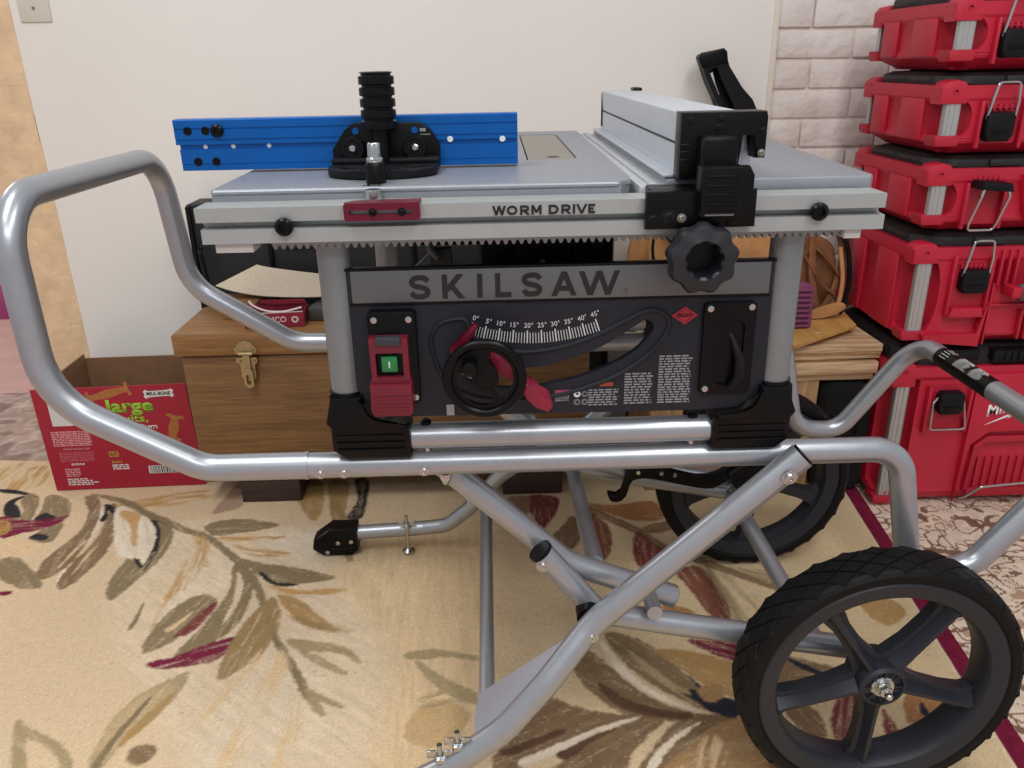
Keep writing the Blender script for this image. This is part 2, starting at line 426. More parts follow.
# ------------------------------------------------------------------ rugs
RUG = [
('creamlt','fuzz',[-704,1422,-690,1492,-682,1567,-661,1472,-672,1380,-701,1295,-710,1373]),
('creamlt','fuzz',[-724,1661,-676,1628,-612,1556,-603,1465,-627,1418,-664,1454,-682,1548]),
('creamlt','fuzz',[-1028,1797,-1010,1826,-997,1739,-991,1641,-983,1537,-986,1507,-1000,1592,-1006,1694]),
('creamlt','soft',[-578,1666,-417,1679,-233,1544,-218,1397,-359,1365,-470,1444]),
('creamlt','soft',[-469,1200,-396,1252,-313,1117,-335,971,-497,978,-514,1080]),
('cream','soft',[-880,1578,-752,1744,-462,1556,-184,1503,-68,1265,-117,1108,-205,965,-497,978,-637,1132,-808,1361]),
('sandlt','soft',[-393,1552,-77,1706,-7,1387,-46,1105,-125,962,-222,966,-221,1243]),
('sand','streak',[-1356,1940,-1357,2031,-1301,2070,-1252,1990,-1262,1940,-1313,1911]),
('sand','streak',[-1415,2047,-1392,2082,-1366,2086,-1376,2026,-1382,1986]),
('sand','streak',[-1013,1831,-922,1862,-791,1902,-790,1859,-877,1813,-969,1819]),
('sand','streak',[-878,1849,-796,1875,-764,1858,-832,1831]),
('dark','solid',[-1353,1935,-1308,1927,-1264,1908,-1225,1884,-1258,1897,-1307,1910,-1343,1918]),
('olive','fuzz',[-1260,1871,-1255,1902,-1222,1879,-1195,1812,-1185,1763,-1210,1774,-1226,1818]),
('dark','solid',[-1291,1847,-1289,1878,-1266,1892,-1272,1856,-1245,1829,-1218,1784,-1244,1785,-1271,1806]),
('olive','fuzz',[-1201,1888,-1168,1886,-1128,1853,-1104,1807,-1102,1768,-1131,1760,-1169,1767,-1179,1816]),
('dark','solid',[-1177,1772,-1166,1800,-1148,1794,-1123,1774,-1136,1760,-1156,1761]),
('maroon','fuzz',[-1270,1787,-1197,1768,-1149,1770,-1102,1782,-1103,1754,-1127,1727,-1177,1708,-1217,1692]),
('gold','fuzz',[-1259,1767,-1230,1756,-1212,1719,-1224,1706]),
('olive','fuzz',[-1140,1688,-1124,1723,-1095,1749,-1085,1707,-1082,1667,-1114,1669]),
('dark','solid',[-1145,1688,-1130,1701,-1100,1690,-1104,1673,-1128,1679]),
('sandlt','streak',[-1197,1656,-1160,1676,-1095,1651,-1118,1619,-1151,1608]),
('olivebrown','fuzz',[-1030,1517,-1050,1563,-1049,1615,-1035,1665,-1029,1722,-1046,1798,-1090,1871,-1071,1876,-1035,1812,-1014,1749,-1000,1676,-992,1604,-1000,1545]),
('olivebrown','fuzz',[-967,1477,-980,1521,-981,1575,-973,1632,-975,1701,-993,1781,-1007,1836,-962,1755,-939,1673,-932,1613,-937,1553,-947,1505]),
('dark','solid',[-1003,1753,-1012,1801,-1028,1837,-1005,1826,-977,1785,-985,1785,-1007,1806,-992,1762]),
('olive','fuzz',[-893,1775,-840,1749,-806,1701,-791,1647,-789,1581,-799,1535,-816,1480,-835,1432,-856,1457,-868,1508,-866,1557,-857,1589,-811,1543,-808,1606,-830,1675]),
('creamlt','fuzz',[-988,1815,-946,1807,-891,1770,-845,1703,-820,1636,-812,1574,-815,1547,-853,1584,-897,1607,-937,1686]),
('sandorange','fuzz',[-971,1794,-938,1792,-908,1762,-904,1729,-868,1639,-886,1661,-917,1730]),
('dark','solid',[-898,1780,-867,1759,-836,1744,-827,1725,-861,1745,-835,1702,-816,1644,-807,1590,-806,1543,-816,1539,-849,1580,-839,1580,-818,1555,-818,1595,-825,1645,-845,1703,-876,1751]),
('olive','fuzz',[-1161,1593,-1130,1599,-1096,1577,-1014,1490,-1044,1481,-1088,1501,-1123,1525]),
('maroon','solid',[-1092,1469,-1072,1472,-1066,1461,-1086,1458]),
('olive','fuzz',[-1087,1892,-986,1860,-894,1790,-835,1753,-774,1708,-711,1678,-642,1610,-592,1555,-539,1484,-495,1391,-447,1289,-405,1224,-354,1134,-365,1134,-413,1219,-456,1283,-504,1385,-550,1477,-598,1540,-646,1594,-712,1660,-775,1690,-835,1734,-896,1771,-985,1840]),
('olive','fuzz',[-728,1710,-700,1736,-640,1742,-586,1725,-550,1709,-601,1689,-646,1679,-692,1672]),
('sand','streak',[-677,1663,-607,1668,-522,1663,-551,1639,-599,1641,-649,1648]),
('sand','streak',[-630,1626,-554,1601,-493,1590,-534,1572,-584,1586]),
('olive','fuzz',[-597,1567,-551,1549,-479,1529,-418,1507,-372,1483,-422,1471,-475,1466,-516,1483,-551,1514]),
('dark','solid',[-545,1518,-526,1502,-497,1474,-447,1465,-485,1459,-521,1483]),
('sand','streak',[-507,1464,-438,1443,-370,1446,-340,1438,-411,1417,-468,1434]),
('mauve','fuzz',[-731,1781,-716,1892,-708,1958,-691,1934,-674,1837,-673,1797,-702,1784]),
('golden','fuzz',[-533,1855,-527,1924,-483,1922,-459,1800,-463,1727,-497,1772]),
('golden','fuzz',[-461,1893,-452,1931,-412,1918,-399,1806,-404,1748,-435,1808]),
('dark','fuzz',[-392,1928,-359,1926,-349,1818,-348,1740,-370,1722,-383,1742,-370,1820]),
('sand','streak',[-751,1698,-714,1610,-706,1537,-713,1464,-721,1429,-697,1449,-682,1521,-690,1600,-736,1697]),
('sand','streak',[-729,1674,-703,1647,-670,1567,-669,1543,-702,1609]),
('olive','fuzz',[-701,1260,-708,1307,-692,1385,-663,1427,-630,1435,-607,1410,-612,1381,-629,1328,-658,1290,-683,1268]),
('maroonbr','fuzz',[-607,1410,-608,1367,-629,1315,-655,1305,-644,1335,-624,1384]),
('sandlt','solid',[-682,1324,-663,1354,-647,1379,-657,1348,-671,1321]),
('olive','fuzz',[-608,1540,-585,1547,-551,1481,-539,1407,-546,1324,-586,1275,-634,1246,-611,1327,-597,1396,-590,1458]),
('cream','solid',[-592,1516,-568,1471,-561,1394,-572,1337,-571,1402,-579,1457]),
('maroon','fuzz',[-680,1226,-640,1241,-592,1270,-536,1296,-531,1261,-557,1231,-600,1220,-637,1213]),
('tanolive','fuzz',[-489,1418,-461,1360,-457,1295,-476,1233,-504,1199,-529,1180,-538,1225,-534,1284,-523,1351,-503,1398]),
('olivelt','fuzz',[-676,985,-685,1028,-682,1092,-659,1148,-619,1184,-593,1198,-596,1140,-619,1080,-648,1031,-659,988]),
('sandlt','soft',[-666,1017,-675,1065,-670,1105,-649,1140,-620,1158,-630,1122,-643,1081,-654,1038]),
('golden','fuzz',[-645,1033,-620,1080,-602,1143,-614,1126,-633,1085,-647,1050]),
('olive','solid',[-674,987,-668,1047,-644,1132,-639,1127,-659,1042,-665,989]),
('olivelt','fuzz',[-803,991,-850,1090,-827,1076,-780,1054,-739,1029,-708,987,-721,987,-750,1021,-797,1048,-816,1049,-785,990]),
('olivebrown','fuzz',[-620,1005,-617,1025,-591,1022,-588,1001,-604,994]),
('olive','solid',[-759,1331,-761,1385,-762,1415,-754,1378,-752,1340]),
('golden','fuzz',[-479,1428,-429,1405,-383,1353,-332,1307,-370,1318,-409,1339,-449,1379]),
('olivelt','fuzz',[-427,1285,-367,1273,-308,1253,-274,1213,-291,1222,-315,1239,-363,1250,-397,1254]),
('olivelt','fuzz',[-401,1258,-357,1230,-297,1187,-312,1188,-367,1222]),
('olivelt','fuzz',[-362,1144,-334,1130,-284,1099,-302,1103,-335,1118,-316,1085,-333,1090]),
('sandlt','streak',[-439,1254,-406,1211,-418,1147,-429,1054,-440,975,-473,977,-456,1089,-449,1173]),
('sandlt','streak',[-470,1255,-470,1206,-502,1126,-531,1080,-521,1132,-497,1202]),
('sandlt','streak',[-380,1145,-357,1073,-351,971,-383,973,-378,1051]),
('olivelt','fuzz',[-191,1231,-144,1240,-105,1235,-48,1215,-47,1205,-105,1221,-167,1216]),
('olivelt','fuzz',[-171,1213,-121,1168,-50,1120,-50,1098,-119,1138]),
('tan','fuzz',[-135,1109,-63,1071,-112,1007,-172,1031]),
('brown','fuzz',[-19,979,8,1009,40,1048,65,1105,108,1084,145,1068,186,1057,227,1051,173,1038,125,1018,78,989,31,967,-13,943]),
('brown2','solid',[-8,988,32,1003,81,1025,93,1028,54,1009,12,990]),
('brown','fuzz',[66,940,88,960,126,997,172,1029,223,1047,264,1047,228,1012,196,976,173,935]),
('brown','fuzz',[208,934,237,976,264,1008,294,1037,330,1049,390,1044,339,1024,307,1002,276,970,247,932]),
('tanbrown','fuzz',[258,932,302,983,341,1017,383,1037,405,1034,423,984,443,924]),
('sandlt','streak',[317,989,347,1008,355,977,327,934,304,935]),
('brown','fuzz',[148,1231,185,1186,212,1145,239,1109,275,1076,327,1053,392,1048,315,1045,233,1055,191,1076,161,1113,141,1148,125,1194]),
('olivebrown','fuzz',[202,1269,257,1249,294,1205,316,1169,337,1132,361,1096,399,1073,399,1055,358,1063,324,1084,284,1119,250,1154,221,1205]),
('navy','solid',[317,1105,348,1080,398,1052,414,1065,402,1085,366,1103,337,1144,346,1107]),
('golden','fuzz',[292,1219,354,1210,402,1189,438,1163,423,1089,371,1115,349,1141,317,1179]),
('sand','streak',[346,1183,387,1160,413,1123,377,1145]),
('maroon','fuzz',[356,1244,403,1239,459,1216,453,1178,400,1202,378,1223]),
('rust','fuzz',[383,1465,416,1486,442,1474,456,1425,464,1373,456,1315,442,1294,422,1310,405,1376,392,1429]),
('brownlt','fuzz',[213,1761,247,1730,286,1690,336,1633,383,1563,442,1520,507,1466,590,1404,585,1391,503,1452,436,1504,375,1547,330,1616,279,1672,240,1712]),
('rust','fuzz',[221,1722,249,1683,259,1616,241,1542,220,1516,213,1576,208,1654]),
('brown','fuzz',[120,1606,149,1661,177,1706,191,1673,179,1599,148,1572]),
('maroonbr','fuzz',[68,1810,143,1805,135,1732,100,1660,83,1706]),
('brownlt','fuzz',[18,1802,68,1810,65,1755,54,1731]),
('rustgold','fuzz',[224,1766,294,1757,370,1772,397,1751,395,1689,330,1683,278,1714]),
('brownlt','fuzz',[343,1646,398,1670,399,1639,358,1628]),
('maroonbr','fuzz',[313,1613,334,1625,349,1577,372,1555,342,1517,310,1488,301,1531]),
('olivelt','streak',[520,1473,582,1459,642,1430,583,1415]),
('olivelt','streak',[479,1453,501,1430,541,1320,521,1321]),
('olivelt','streak',[447,1485,466,1454,489,1297,469,1298]),
('rustgold','fuzz',[327,1350,367,1345,391,1315,356,1316]),
('maroonbr','fuzz',[583,1077,620,1084,571,976,550,981,550,1025]),
('maroonbr','fuzz',[648,1048,653,1023,648,980,628,979]),
('rustgold','fuzz',[701,1078,756,1100,766,1068,698,1004,682,1022]),
('navy','solid',[329,1112,354,1104,377,1079,397,1050,375,1049,345,1069]),
('navy','solid',[724,1065,723,1029,717,1025,712,1047]),
('brown','fuzz',[512,1186,551,1179,609,1145,577,1101,515,1080,497,1129]),
('navy','solid',[526,1188,557,1168,589,1140,576,1136,545,1161]),
('golden','fuzz',[738,1349,792,1353,815,1313,763,1269,738,1301]),
('tanbrown','fuzz',[347,1111,378,1122,383,1100,355,1087]),
('brown','fuzz',[489,1081,531,1051,524,1001,494,1021]),
('tanolive','fuzz',[-445,1834,-392,1747,-343,1549,-389,1634]),
('sandlt','solid',[-998,1667,-1004,1601,-1009,1553,-1008,1617]),
('sandlt','solid',[-959,1644,-964,1582,-965,1528,-967,1599]),
('olivelt','solid',[-827,1506,-813,1559,-813,1607,-811,1543]),
('sandlt','solid',[-501,1372,-508,1310,-515,1252,-507,1322]),
('sand','streak',[-726,1570,-710,1475,-714,1382,-710,1319,-718,1416,-723,1523]),
('sand','streak',[-711,1947,-600,1997,-474,1990,-589,1951,-674,1911]),
('tanolive','streak',[-442,1369,-373,1334,-304,1306,-369,1309,-418,1336]),
('olivelt','streak',[-153,1110,-110,1132,-64,1116,-99,1098,-133,1081]),
('brown2','solid',[86,984,130,1012,178,1031,137,1007,95,976]),
('brown2','solid',[171,1134,209,1094,258,1068,315,1052,256,1059,202,1082]),
('olivelt','solid',[235,1221,266,1182,295,1139,327,1103,293,1129,259,1171]),
('creamlt','solid',[186,1252,212,1195,243,1136,286,1095,334,1060,278,1090,235,1126,200,1185]),
('creamlt','solid',[20,971,61,990,122,1018,175,1040,229,1053,178,1033,124,1008,66,977,26,959]),
('creamlt','solid',[223,947,246,982,280,1011,329,1038,287,1005,254,973,236,946])]

PAL = dict(cream=(226, 204, 174), creamlt=(236, 220, 196), sandlt=(222, 192, 150), sand=(192, 152, 98), sandorange=(208, 164, 112),
           olive=(140, 122, 92), olivelt=(170, 150, 114), olivebrown=(136, 112, 84), tanolive=(160, 132, 92), golden=(178, 142, 92),
           dark=(52, 50, 50), navy=(46, 48, 60), maroon=(122, 38, 64), maroonbr=(126, 62, 64), mauve=(178, 146, 124), gold=(190, 150, 80),
           tan=(200, 168, 122), brown=(132, 106, 80), brown2=(100, 74, 58), tanbrown=(168, 132, 92), brownlt=(144, 116, 88),
           rust=(136, 84, 68), rustgold=(170, 120, 80))
def vnoise(X, Y, f, seed):
    g = np.random.RandomState(seed).rand(256, 256)
    x, y = X*f, Y*f; xi, yi = np.floor(x).astype(int), np.floor(y).astype(int); fx, fy = x-xi, y-yi
    fx, fy = fx*fx*(3-2*fx), fy*fy*(3-2*fy)
    G = lambda a, b: g[a % 256, b % 256]
    return (G(xi, yi)*(1-fx)+G(xi+1, yi)*fx)*(1-fy) + (G(xi, yi+1)*(1-fx)+G(xi+1, yi+1)*fx)*fy
def sdist(X, Y, P):
    """signed distance to polygon, negative inside"""
    d = np.full(X.shape, 9.); ins = np.zeros(X.shape, bool); n = len(P)
    for i in range(n):
        (ax, ay), (bx, by) = P[i], P[(i+1) % n]
        ex, ey = bx-ax, by-ay; L = ex*ex+ey*ey+1e-12
        t = np.clip(((X-ax)*ex+(Y-ay)*ey)/L, 0, 1)
        d = np.minimum(d, (X-ax-t*ex)**2+(Y-ay-t*ey)**2)
        c = ((ay > Y) != (by > Y)); s = (bx-ax)*(Y-ay)/((by-ay) if abs(by-ay) > 1e-9 else 1e-9)+ax
        ins ^= c & (X < s)
    d = np.sqrt(d); return np.where(ins, -d, d)
def grid_rug(name, A, Bn, corner, e1, e2, la, lb, colour, m, z=0., thick=.01):
    """pile surface of A x Bn knots, each with its dyed colour, with a bound edge"""
    a = np.linspace(-la, 0, A); b = np.linspace(-lb, 0, Bn)
    AA, BB = np.meshgrid(a, b)
    X = corner[0]+AA*e1[0]+BB*e2[0]; Y = corner[1]+AA*e1[1]+BB*e2[1]
    Zz = z - .0008 + (vnoise(X, Y, 60, 5)-.5)*.0012
    C = colour(X, Y, AA, BB)
    idx = np.arange(A*Bn).reshape(Bn, A)
    q = np.stack([idx[:-1, :-1], idx[:-1, 1:], idx[1:, 1:], idx[1:, :-1]], -1).reshape(-1, 4)
    rim = np.concatenate([idx[0, :-1], idx[:-1, -1], idx[-1, :0:-1], idx[:0:-1, 0]])
    co = np.stack([X, Y, Zz], -1).reshape(-1, 3)
    low = co[rim].copy(); low[:, 2] = z-thick; base = len(co); k = len(rim); j = np.arange(k)
    sk = np.stack([rim, base+j, base+(j+1) % k, np.roll(rim, -1)], -1)
    co = np.concatenate([co, low]); q = np.concatenate([q, sk]); col = np.concatenate([C.reshape(-1, 3), C.reshape(-1, 3)[rim]])
    me = bpy.data.meshes.new(name)
    me.vertices.add(len(co)); me.vertices.foreach_set('co', co.ravel())
    me.loops.add(q.size); me.loops.foreach_set('vertex_index', q.ravel().astype(np.int32))
    me.polygons.add(len(q)); me.polygons.foreach_set('loop_start', np.arange(0, q.size, 4, dtype=np.int32))
    me.polygons.foreach_set('use_smooth', [True]*len(q))
    me.update(calc_edges=True)
    at = me.attributes.new('pile_dye', 'FLOAT_COLOR', 'POINT')
    at.data.foreach_set('color', np.concatenate([col, np.ones((len(col), 1))], 1).ravel().astype(np.float32))
    me.materials.append(m)
    o = bpy.data.objects.new(name, me); COL.objects.link(o); return o
def main_colour(X, Y, A, Bm):
    base = np.array(lin((221, 195, 159))); C = np.ones(X.shape+(3,))*base
    big = vnoise(X, Y, 4, 1)[..., None]
    C = C*(1-.10*big) + np.array(lin((226, 200, 176)))*(.10*big)
    right = np.clip((X+.15)/.5, 0, 1)[..., None]*.5
    C = C*(1-right)+np.array(lin((216, 192, 150)))*right
    jit = (vnoise(X, Y, 210, 2)-.5)*.0045 + (vnoise(X, Y, 70, 3)-.5)*.003
    for ck, st, pl in RUG:
        P = smooth_loop([(x/1000, y/1000) for x, y in zip(pl[::2], pl[1::2])], 4)
        xs = [p[0] for p in P]; ys = [p[1] for p in P]; e = .05
        mk = (X > min(xs)-e) & (X < max(xs)+e) & (Y > min(ys)-e) & (Y < max(ys)+e)
        if not mk.any(): continue
        x, y = X[mk], Y[mk]; d = sdist(x, y, P) - (.0055 if ck.startswith('brown') or ck in ('olivebrown', 'tanbrown') else .0025 if st == 'fuzz' else .0012)
        col = np.array(lin(PAL[ck]))
        arr = np.array(P); v = arr-arr.mean(0); w, V = np.linalg.eigh(v.T @ v); ax = V[:, 1]
        u, t = x*ax[0]+y*ax[1], -x*ax[1]+y*ax[0]
        st_n = vnoise(u, t*9, 14, 21)*.6+vnoise(u, t*9, 40, 22)*.4
        if st == 'soft': al = np.clip(.5-(d+jit[mk]*2)/.05, 0, 1)*.8
        elif st == 'solid': al = np.clip(.5-(d+jit[mk]*.7)/.004, 0, 1)
        elif st == 'streak': al = np.clip(.5-(d+jit[mk])/.012, 0, 1)*np.clip((st_n-.32)*4, 0, 1)
        else: al = np.clip(.5-(d+jit[mk])/.005, 0, 1)*np.clip(.80+(st_n-.3)*.9, .5, 1)*np.where(vnoise(x, y, 330, 61)+.55*st_n < .40, .62, 1.)
        shade = .84+.32*st_n
        c = col[None, :]*shade[:, None]
        C[mk] = C[mk]*(1-al[:, None])+c*al[:, None]
    pin = vnoise(X, Y, 150, 71) > .93
    C[pin] = C[pin]*.82
    band = (A > -.036)[..., None]; C = np.where(band, np.array(lin((118, 26, 56)))*(.8+.4*vnoise(X, Y, 120, 8)[..., None]), C)
    edge = ((A > -.043) & (A <= -.036))[..., None]; C = np.where(edge, np.array(lin((222, 200, 168))), C)
    C *= (.93+.14*vnoise(X, Y, 300, 9))[..., None]
    return C
rug = grid_rug('area_rug', 880, 470, (.935, 1.872), (.995, -.0995), (.0995, .995), 2.75, 1.45, main_colour, attr_mat('floral_pile', 'pile_dye', bump=.6, bscale=420, grain=.13))
tag(rug, 'large beige area rug with olive leaves and a maroon border, under the saw stand', 'rug')
def ornate_colour(X, Y, A, Bm):
    base = np.array(lin((226, 206, 186))); C = np.ones(X.shape+(3,))*base
    wx = X+.05*(vnoise(X, Y, 9, 31)-.5); wy = Y+.05*(vnoise(X, Y, 9, 32)-.5)
    n1 = vnoise(wx, wy, 38, 33); n2 = vnoise(wx, wy, 27, 34); n3 = vnoise(X, Y, 60, 35)
    line = (np.abs(n1-.5) < .045) | (np.abs(n2-.62) < .03)
    dark = np.array(lin((132, 100, 84)))
    C = np.where(line[..., None], dark, C)
    C = np.where(((n1 > .80))[..., None], np.array(lin((186, 152, 128))), C)
    fld = (A > -.62)
    C = np.where((fld & (n2 > .62) & ~line)[..., None], np.array(lin((196, 164, 140))), C)
    C = np.where((np.abs(A+.62) < .006)[..., None], dark, C)
    C *= (.85+.3*n3)[..., None]
    return C
orn = grid_rug('ornamental_rug', 420, 420, (2.1, 2.23), (1, 0), (0, 1), 1.45, 1.6, ornate_colour, attr_mat('ornate_pile', 'pile_dye', bump=.5, bscale=420, grain=.12), z=-.0105, thick=.0014)
tag(orn, 'thin cream and brown scrollwork rug under the stack of red crates', 'rug')
def faded_colour(X, Y, A, Bm):
    n1 = vnoise(X, Y, 22, 41); n2 = vnoise(X, Y, 55, 42)
    C = np.ones(X.shape+(3,))*np.array(lin((176, 152, 140)))
    C = np.where((n1 > .58)[..., None], np.array(lin((150, 127, 118))), C)
    C = np.where((np.abs(n1-.42) < .04)[..., None], np.array(lin((196, 176, 164))), C)
    return C*(.8+.4*n2)[..., None]
fad = grid_rug('runner_rug', 160, 80, (-1.25, 2.66), (1, 0), (0, 1), 1.6, .75, faded_colour, attr_mat('faded_pile', 'pile_dye', bump=.5, bscale=420, grain=.12), z=-.0105, thick=.0014)
tag(fad, 'faded grey-brown patterned rug beyond the beige rug, behind the red cardboard box', 'rug')

# switch plate on the wall
p = thing('wall_plate', (-1.139, 2.25, 1.16), 'white blank electrical cover plate high on the cream wall', 'wall plate')
B().box(-1.178, -1.10, 2.2445, 2.25, 1.16, 1.285, .004).build('plate', mat('ivory_plastic', (214, 208, 194), .4), p)
for z in (1.192, 1.252):
    B().lathe([(.004, 0), (.004, .0015), (.002, .0016)], (-1.139, 2.2445, z), (0, -1, 0), 12).build('screw', STEEL, p)

# ------------------------------------------------------------------ rolling stand
S = thing('rolling_stand', (.1, 1.22, 0), 'silver tubular folding stand on two black wheels, carrying the table saw', 'saw stand')
RT = .0178
YF, YR = .98, 1.46
def mir(p): return [(x, YF+YR-y, z) for x, y, z in p]
fr = [(-.262, YF, .541), (.47, YF, .541), (.575, YF, .50), (.605, YF, .335), (.655, YF, .285), (.735, YF, .33), (.80, YF, .495)]
# one continuous rail loop: front rail, dip, cross bar at the wheel end, dip, rear rail
pts = fr[:2] + [(.556, YF, .541), (.598, YF, .345), (.690, YF, .338), (.824, YF, .526)]
loop = pts + mir(pts)[::-1]
B().tube(loop, RT, [0, .05, .07, .055, .055, .06, .06, .055, .055, .07, .05, 0]).build('frame', SILVER, S)
hp = [(-.262, YF, .541), (-.402, YF, .541), (-.590, YF, .650), (-.592, YF+.004, .905)]
hr = [(-.262, YR, .553), (-.385, YR, .556), (-.566, YR, .674), (-.584, YR-.004, .905)]
h = hp + hr[::-1]
B().tube(h, .0186, [0, .08, .11, .075, .070, .09, .09, 0]).build('push_handle', SILVER, S)
for y in (YF, YR):
    B().tube([(-.266, y, .541), (-.260, y, .541)], .0193).build('joint_ring', SILVER, S)
for x in (-.243, -.211, -.103):
    B().bolt((x, YF-.0174, .537), (0, -1, 0), .0052, .005).build('bolt', CHROME, S)
B().lathe([(.008, 0), (.009, -.006), (.006, -.014), (.004, -.017)], (-.075, YF, .5235), (0, 0, 1), 14).build('bolt', CHROME, S)
# legs: straight upper tube, outward kink, foot lying on the floor
leg = [(.402, .94, .556), (.128, .94, .292), (.060, .902, .222), (-.004, .886, .152), (-.084, .876, .096), (-.165, .868, .056), (-.345, .856, .040)]
rear = [(.402, 1.505, .556), (.128, 1.505, .292), (.06, 1.545, .250), (.0, 1.562, .201), (-.07, 1.575, .113), (-.125, 1.585, .062), (-.18, 1.59, .054), (-.352, 1.59, .046)]
for L, yb in ((leg, .9595), (rear, 1.4855)):
    q = B().tube(L, .0186 if L is leg else .0165, [0, .12, .12, .2, .2, .2, 0] if L is leg else [0, .12, .1, .1, .06, .05, .05, 0]).build('leg', SILVER, S)
    d = Vector((.72, 0, .69)).normalized(); t = Vector(L[0])
    B().tube([t-d*.002, t+d*.003], .0168).build('end_cap', BLACK, q)
    f = Vector(L[-1]); sg = -1 if L is leg else 1
    y0, y1 = f.y-.024, f.y+.024
    fx, fz = f.x, -.0004
    foot = [(fx+.022, fz+.070), (fx-.038, fz+.071), (fx-.078, fz+.042), (fx-.082, fz+.018), (fx-.058, fz+.001), (fx+.008, fz+.001), (fx+.022, fz+.014)]
    ft = B().prism(foot, y0, y1, bev=.006).build('foot', BLACK, S)
    B().prism([(fx+.012, fz+.020), (fx-.066, fz+.018), (fx-.066, fz+.022), (fx+.012, fz+.024)], y0-.002, y1+.002, bev=.0008).build('ridge', BLACKM, ft)
    for dx, dz in ((-.022, .036), (.008, .038), (-.048, .012)):
        B().lathe([(.0055, 0), (.005, .002), (.002, .003)], (fx+dx, y0, fz+dz), (0, -1, 0), 12).build('screw', CHROME, ft)
    B().bolt((.38, yb-.04 if L is leg else yb-.002, .535), (0, -1, 0), .007, .007).build('bolt', CHROME, S)
B().bolt((.124, .9215, .283), (0, -1, 0), .007, .006).build('bolt', CHROME, S)
# levelling screw with wing nut on the rear foot, two on the front foot
def leveller(x, y, zt, zb):
    b = B().tube([(x, y, zb), (x, y, zt+.03)], .004)
    b.lathe([(.013, zb), (.014, zb+.006), (.006, zb+.012), (.005, zb+.02)], (x, y, 0), (0, 0, 1), 16)
    b.lathe([(.009, zt), (.009, zt+.008), (.005, zt+.010)], (x, y, 0), (0, 0, 1), 6)
    b.box(x-.019, x-.005, y-.002, y+.002, zt+.006, zt+.019, .002); b.box(x+.005, x+.019, y-.002, y+.002, zt+.006, zt+.019, .002)
    return b.build('levelling_screw', CHROME, S)
leveller(-.216, 1.574, .067, .0005); leveller(-.098, .874, .110, .03); leveller(-.072, .879, .128, .05)
B().lathe([(.0085, 0), (.0085, .005), (.005, .012), (.003, .014)], (-.068, 1.574, .128), (-.5, -.2, .8), 10).build('bolt', CHROME, S)
# wheel legs with the black plug and collar
wl = [(.055, .986, .388), (.142, .986, .276), (.25, .986, .252), (.532, .986, .195)]
q = B().tube(wl, .0178, [0, .05, .25, 0]).build('wheel_leg', SILVER, S)
d = (Vector(wl[0])-Vector(wl[1])).normalized()
B().tube([Vector(wl[0])-d*.004, Vector(wl[0])+d*.002], .0186).build('end_plug', BLACK, q)
B().bolt((.058, .9685, .374), (0, -1, 0), .0065, .005).build('bolt', CHROME, q)
B().lathe([(.0175, 0), (.0175, .022)], (.124, .976, .290), (0, -1, 0), 20).build('pivot_collar', BLACK, S)
wl2 = mir(wl)
B().tube(wl2, .0178, [0, .05, .25, 0]).build('wheel_leg', SILVER, S)
# link tubes
ln = [(-.098, 1.02, .532), (.095, 1.02, .346), (.125, 1.02, .332), (.264, 1.02, .275)]
for L in (ln, mir(ln)):
    q = B().tube(L, .0182, [0, .06, .06, 0]).build('link_tube', SILVER, S)
    d = (Vector(L[-1])-Vector(L[-2])).normalized()
    B().tube([Vector(L[-1])-d*.002, Vector(L[-1])+d*.001], .0170).build('end_plug', BLACK, q)
# cross bars running front to back
B().tube([(.143, 1.03, .330), (.147, 1.25, .288), (.150, 1.46, .263)], .0140, .2).build('cross_bar', SILVER, S)
B().tube([(-.030, .975, .128), (-.033, 1.55, .134)], .0132).build('cross_bar', SILVER, S)
B().tube([(.222, .957, .293), (.222, 1.045, .288)], .0115).build('cross_bar', SILVER, S)
B().tube([(.541, .90, .206), (.541, .94, .206)], .0115).build('axle', SILVER, S)
B().tube([(.541, 1.47, .206), (.541, 1.55, .206)], .0115).build('axle', SILVER, S)
B().tube([(.481, .99, .207), (.478, 1.46, .207)], .0150).build('cross_bar', SILVER, S)
# folded gusset plate between front leg and cross bar
g = B()
P = [(.108, .935, .283), (.040, .958, .212), (-.043, .966, .141), (-.049, .935, .126), (-.048, .89, .116), (-.01, .893, .150), (.055, .91, .226)]
up = Vector((.0, .0012, .0012))
g.grid_sweep([[Vector(p)-up for p in P], [Vector(p)+up for p in P]])
g.build('gusset_plate', mat('grey_sheet_metal', (168, 170, 178), .4, .6), S)
# black foot pedal latch under the rear rail, with its hook
k = B().prism(smooth_loop([(.213, .243), (.220, .228), (.234, .225), (.247, .233), (.254, .252), (.262, .276), (.30, .276), (.372, .258), (.425, .250), (.470, .282), (.520, .300), (.525, .318), (.47, .306), (.42, .276), (.375, .280), (.30, .302), (.265, .306), (.250, .296), (.245, .262), (.238, .243), (.228, .238), (.220, .244)], 3), 1.39, 1.408, bev=.003).build('release_hook', BLACK, S)
B().box(.45, .54, 1.37, 1.43, .268, .308, .008, Matrix.Translation((.49, 0, .29)) @ Matrix.Rotation(-.5, 4, 'Y') @ Matrix.Translation((-.49, 0, -.29))).build('pivot_block', BLACK, k)
for x, z in ((.345, .283), (.318, .288), (.272, .292)):
    B().lathe([(.005, 0), (.004, .003)], (x, 1.39, z), (0, -1, 0), 10).build('rivet', CHROME, k)
B().tube([(.17, 1.44, .300), (.448, 1.44, .245)], .0125).build('pedal_tube', SILVER, S)
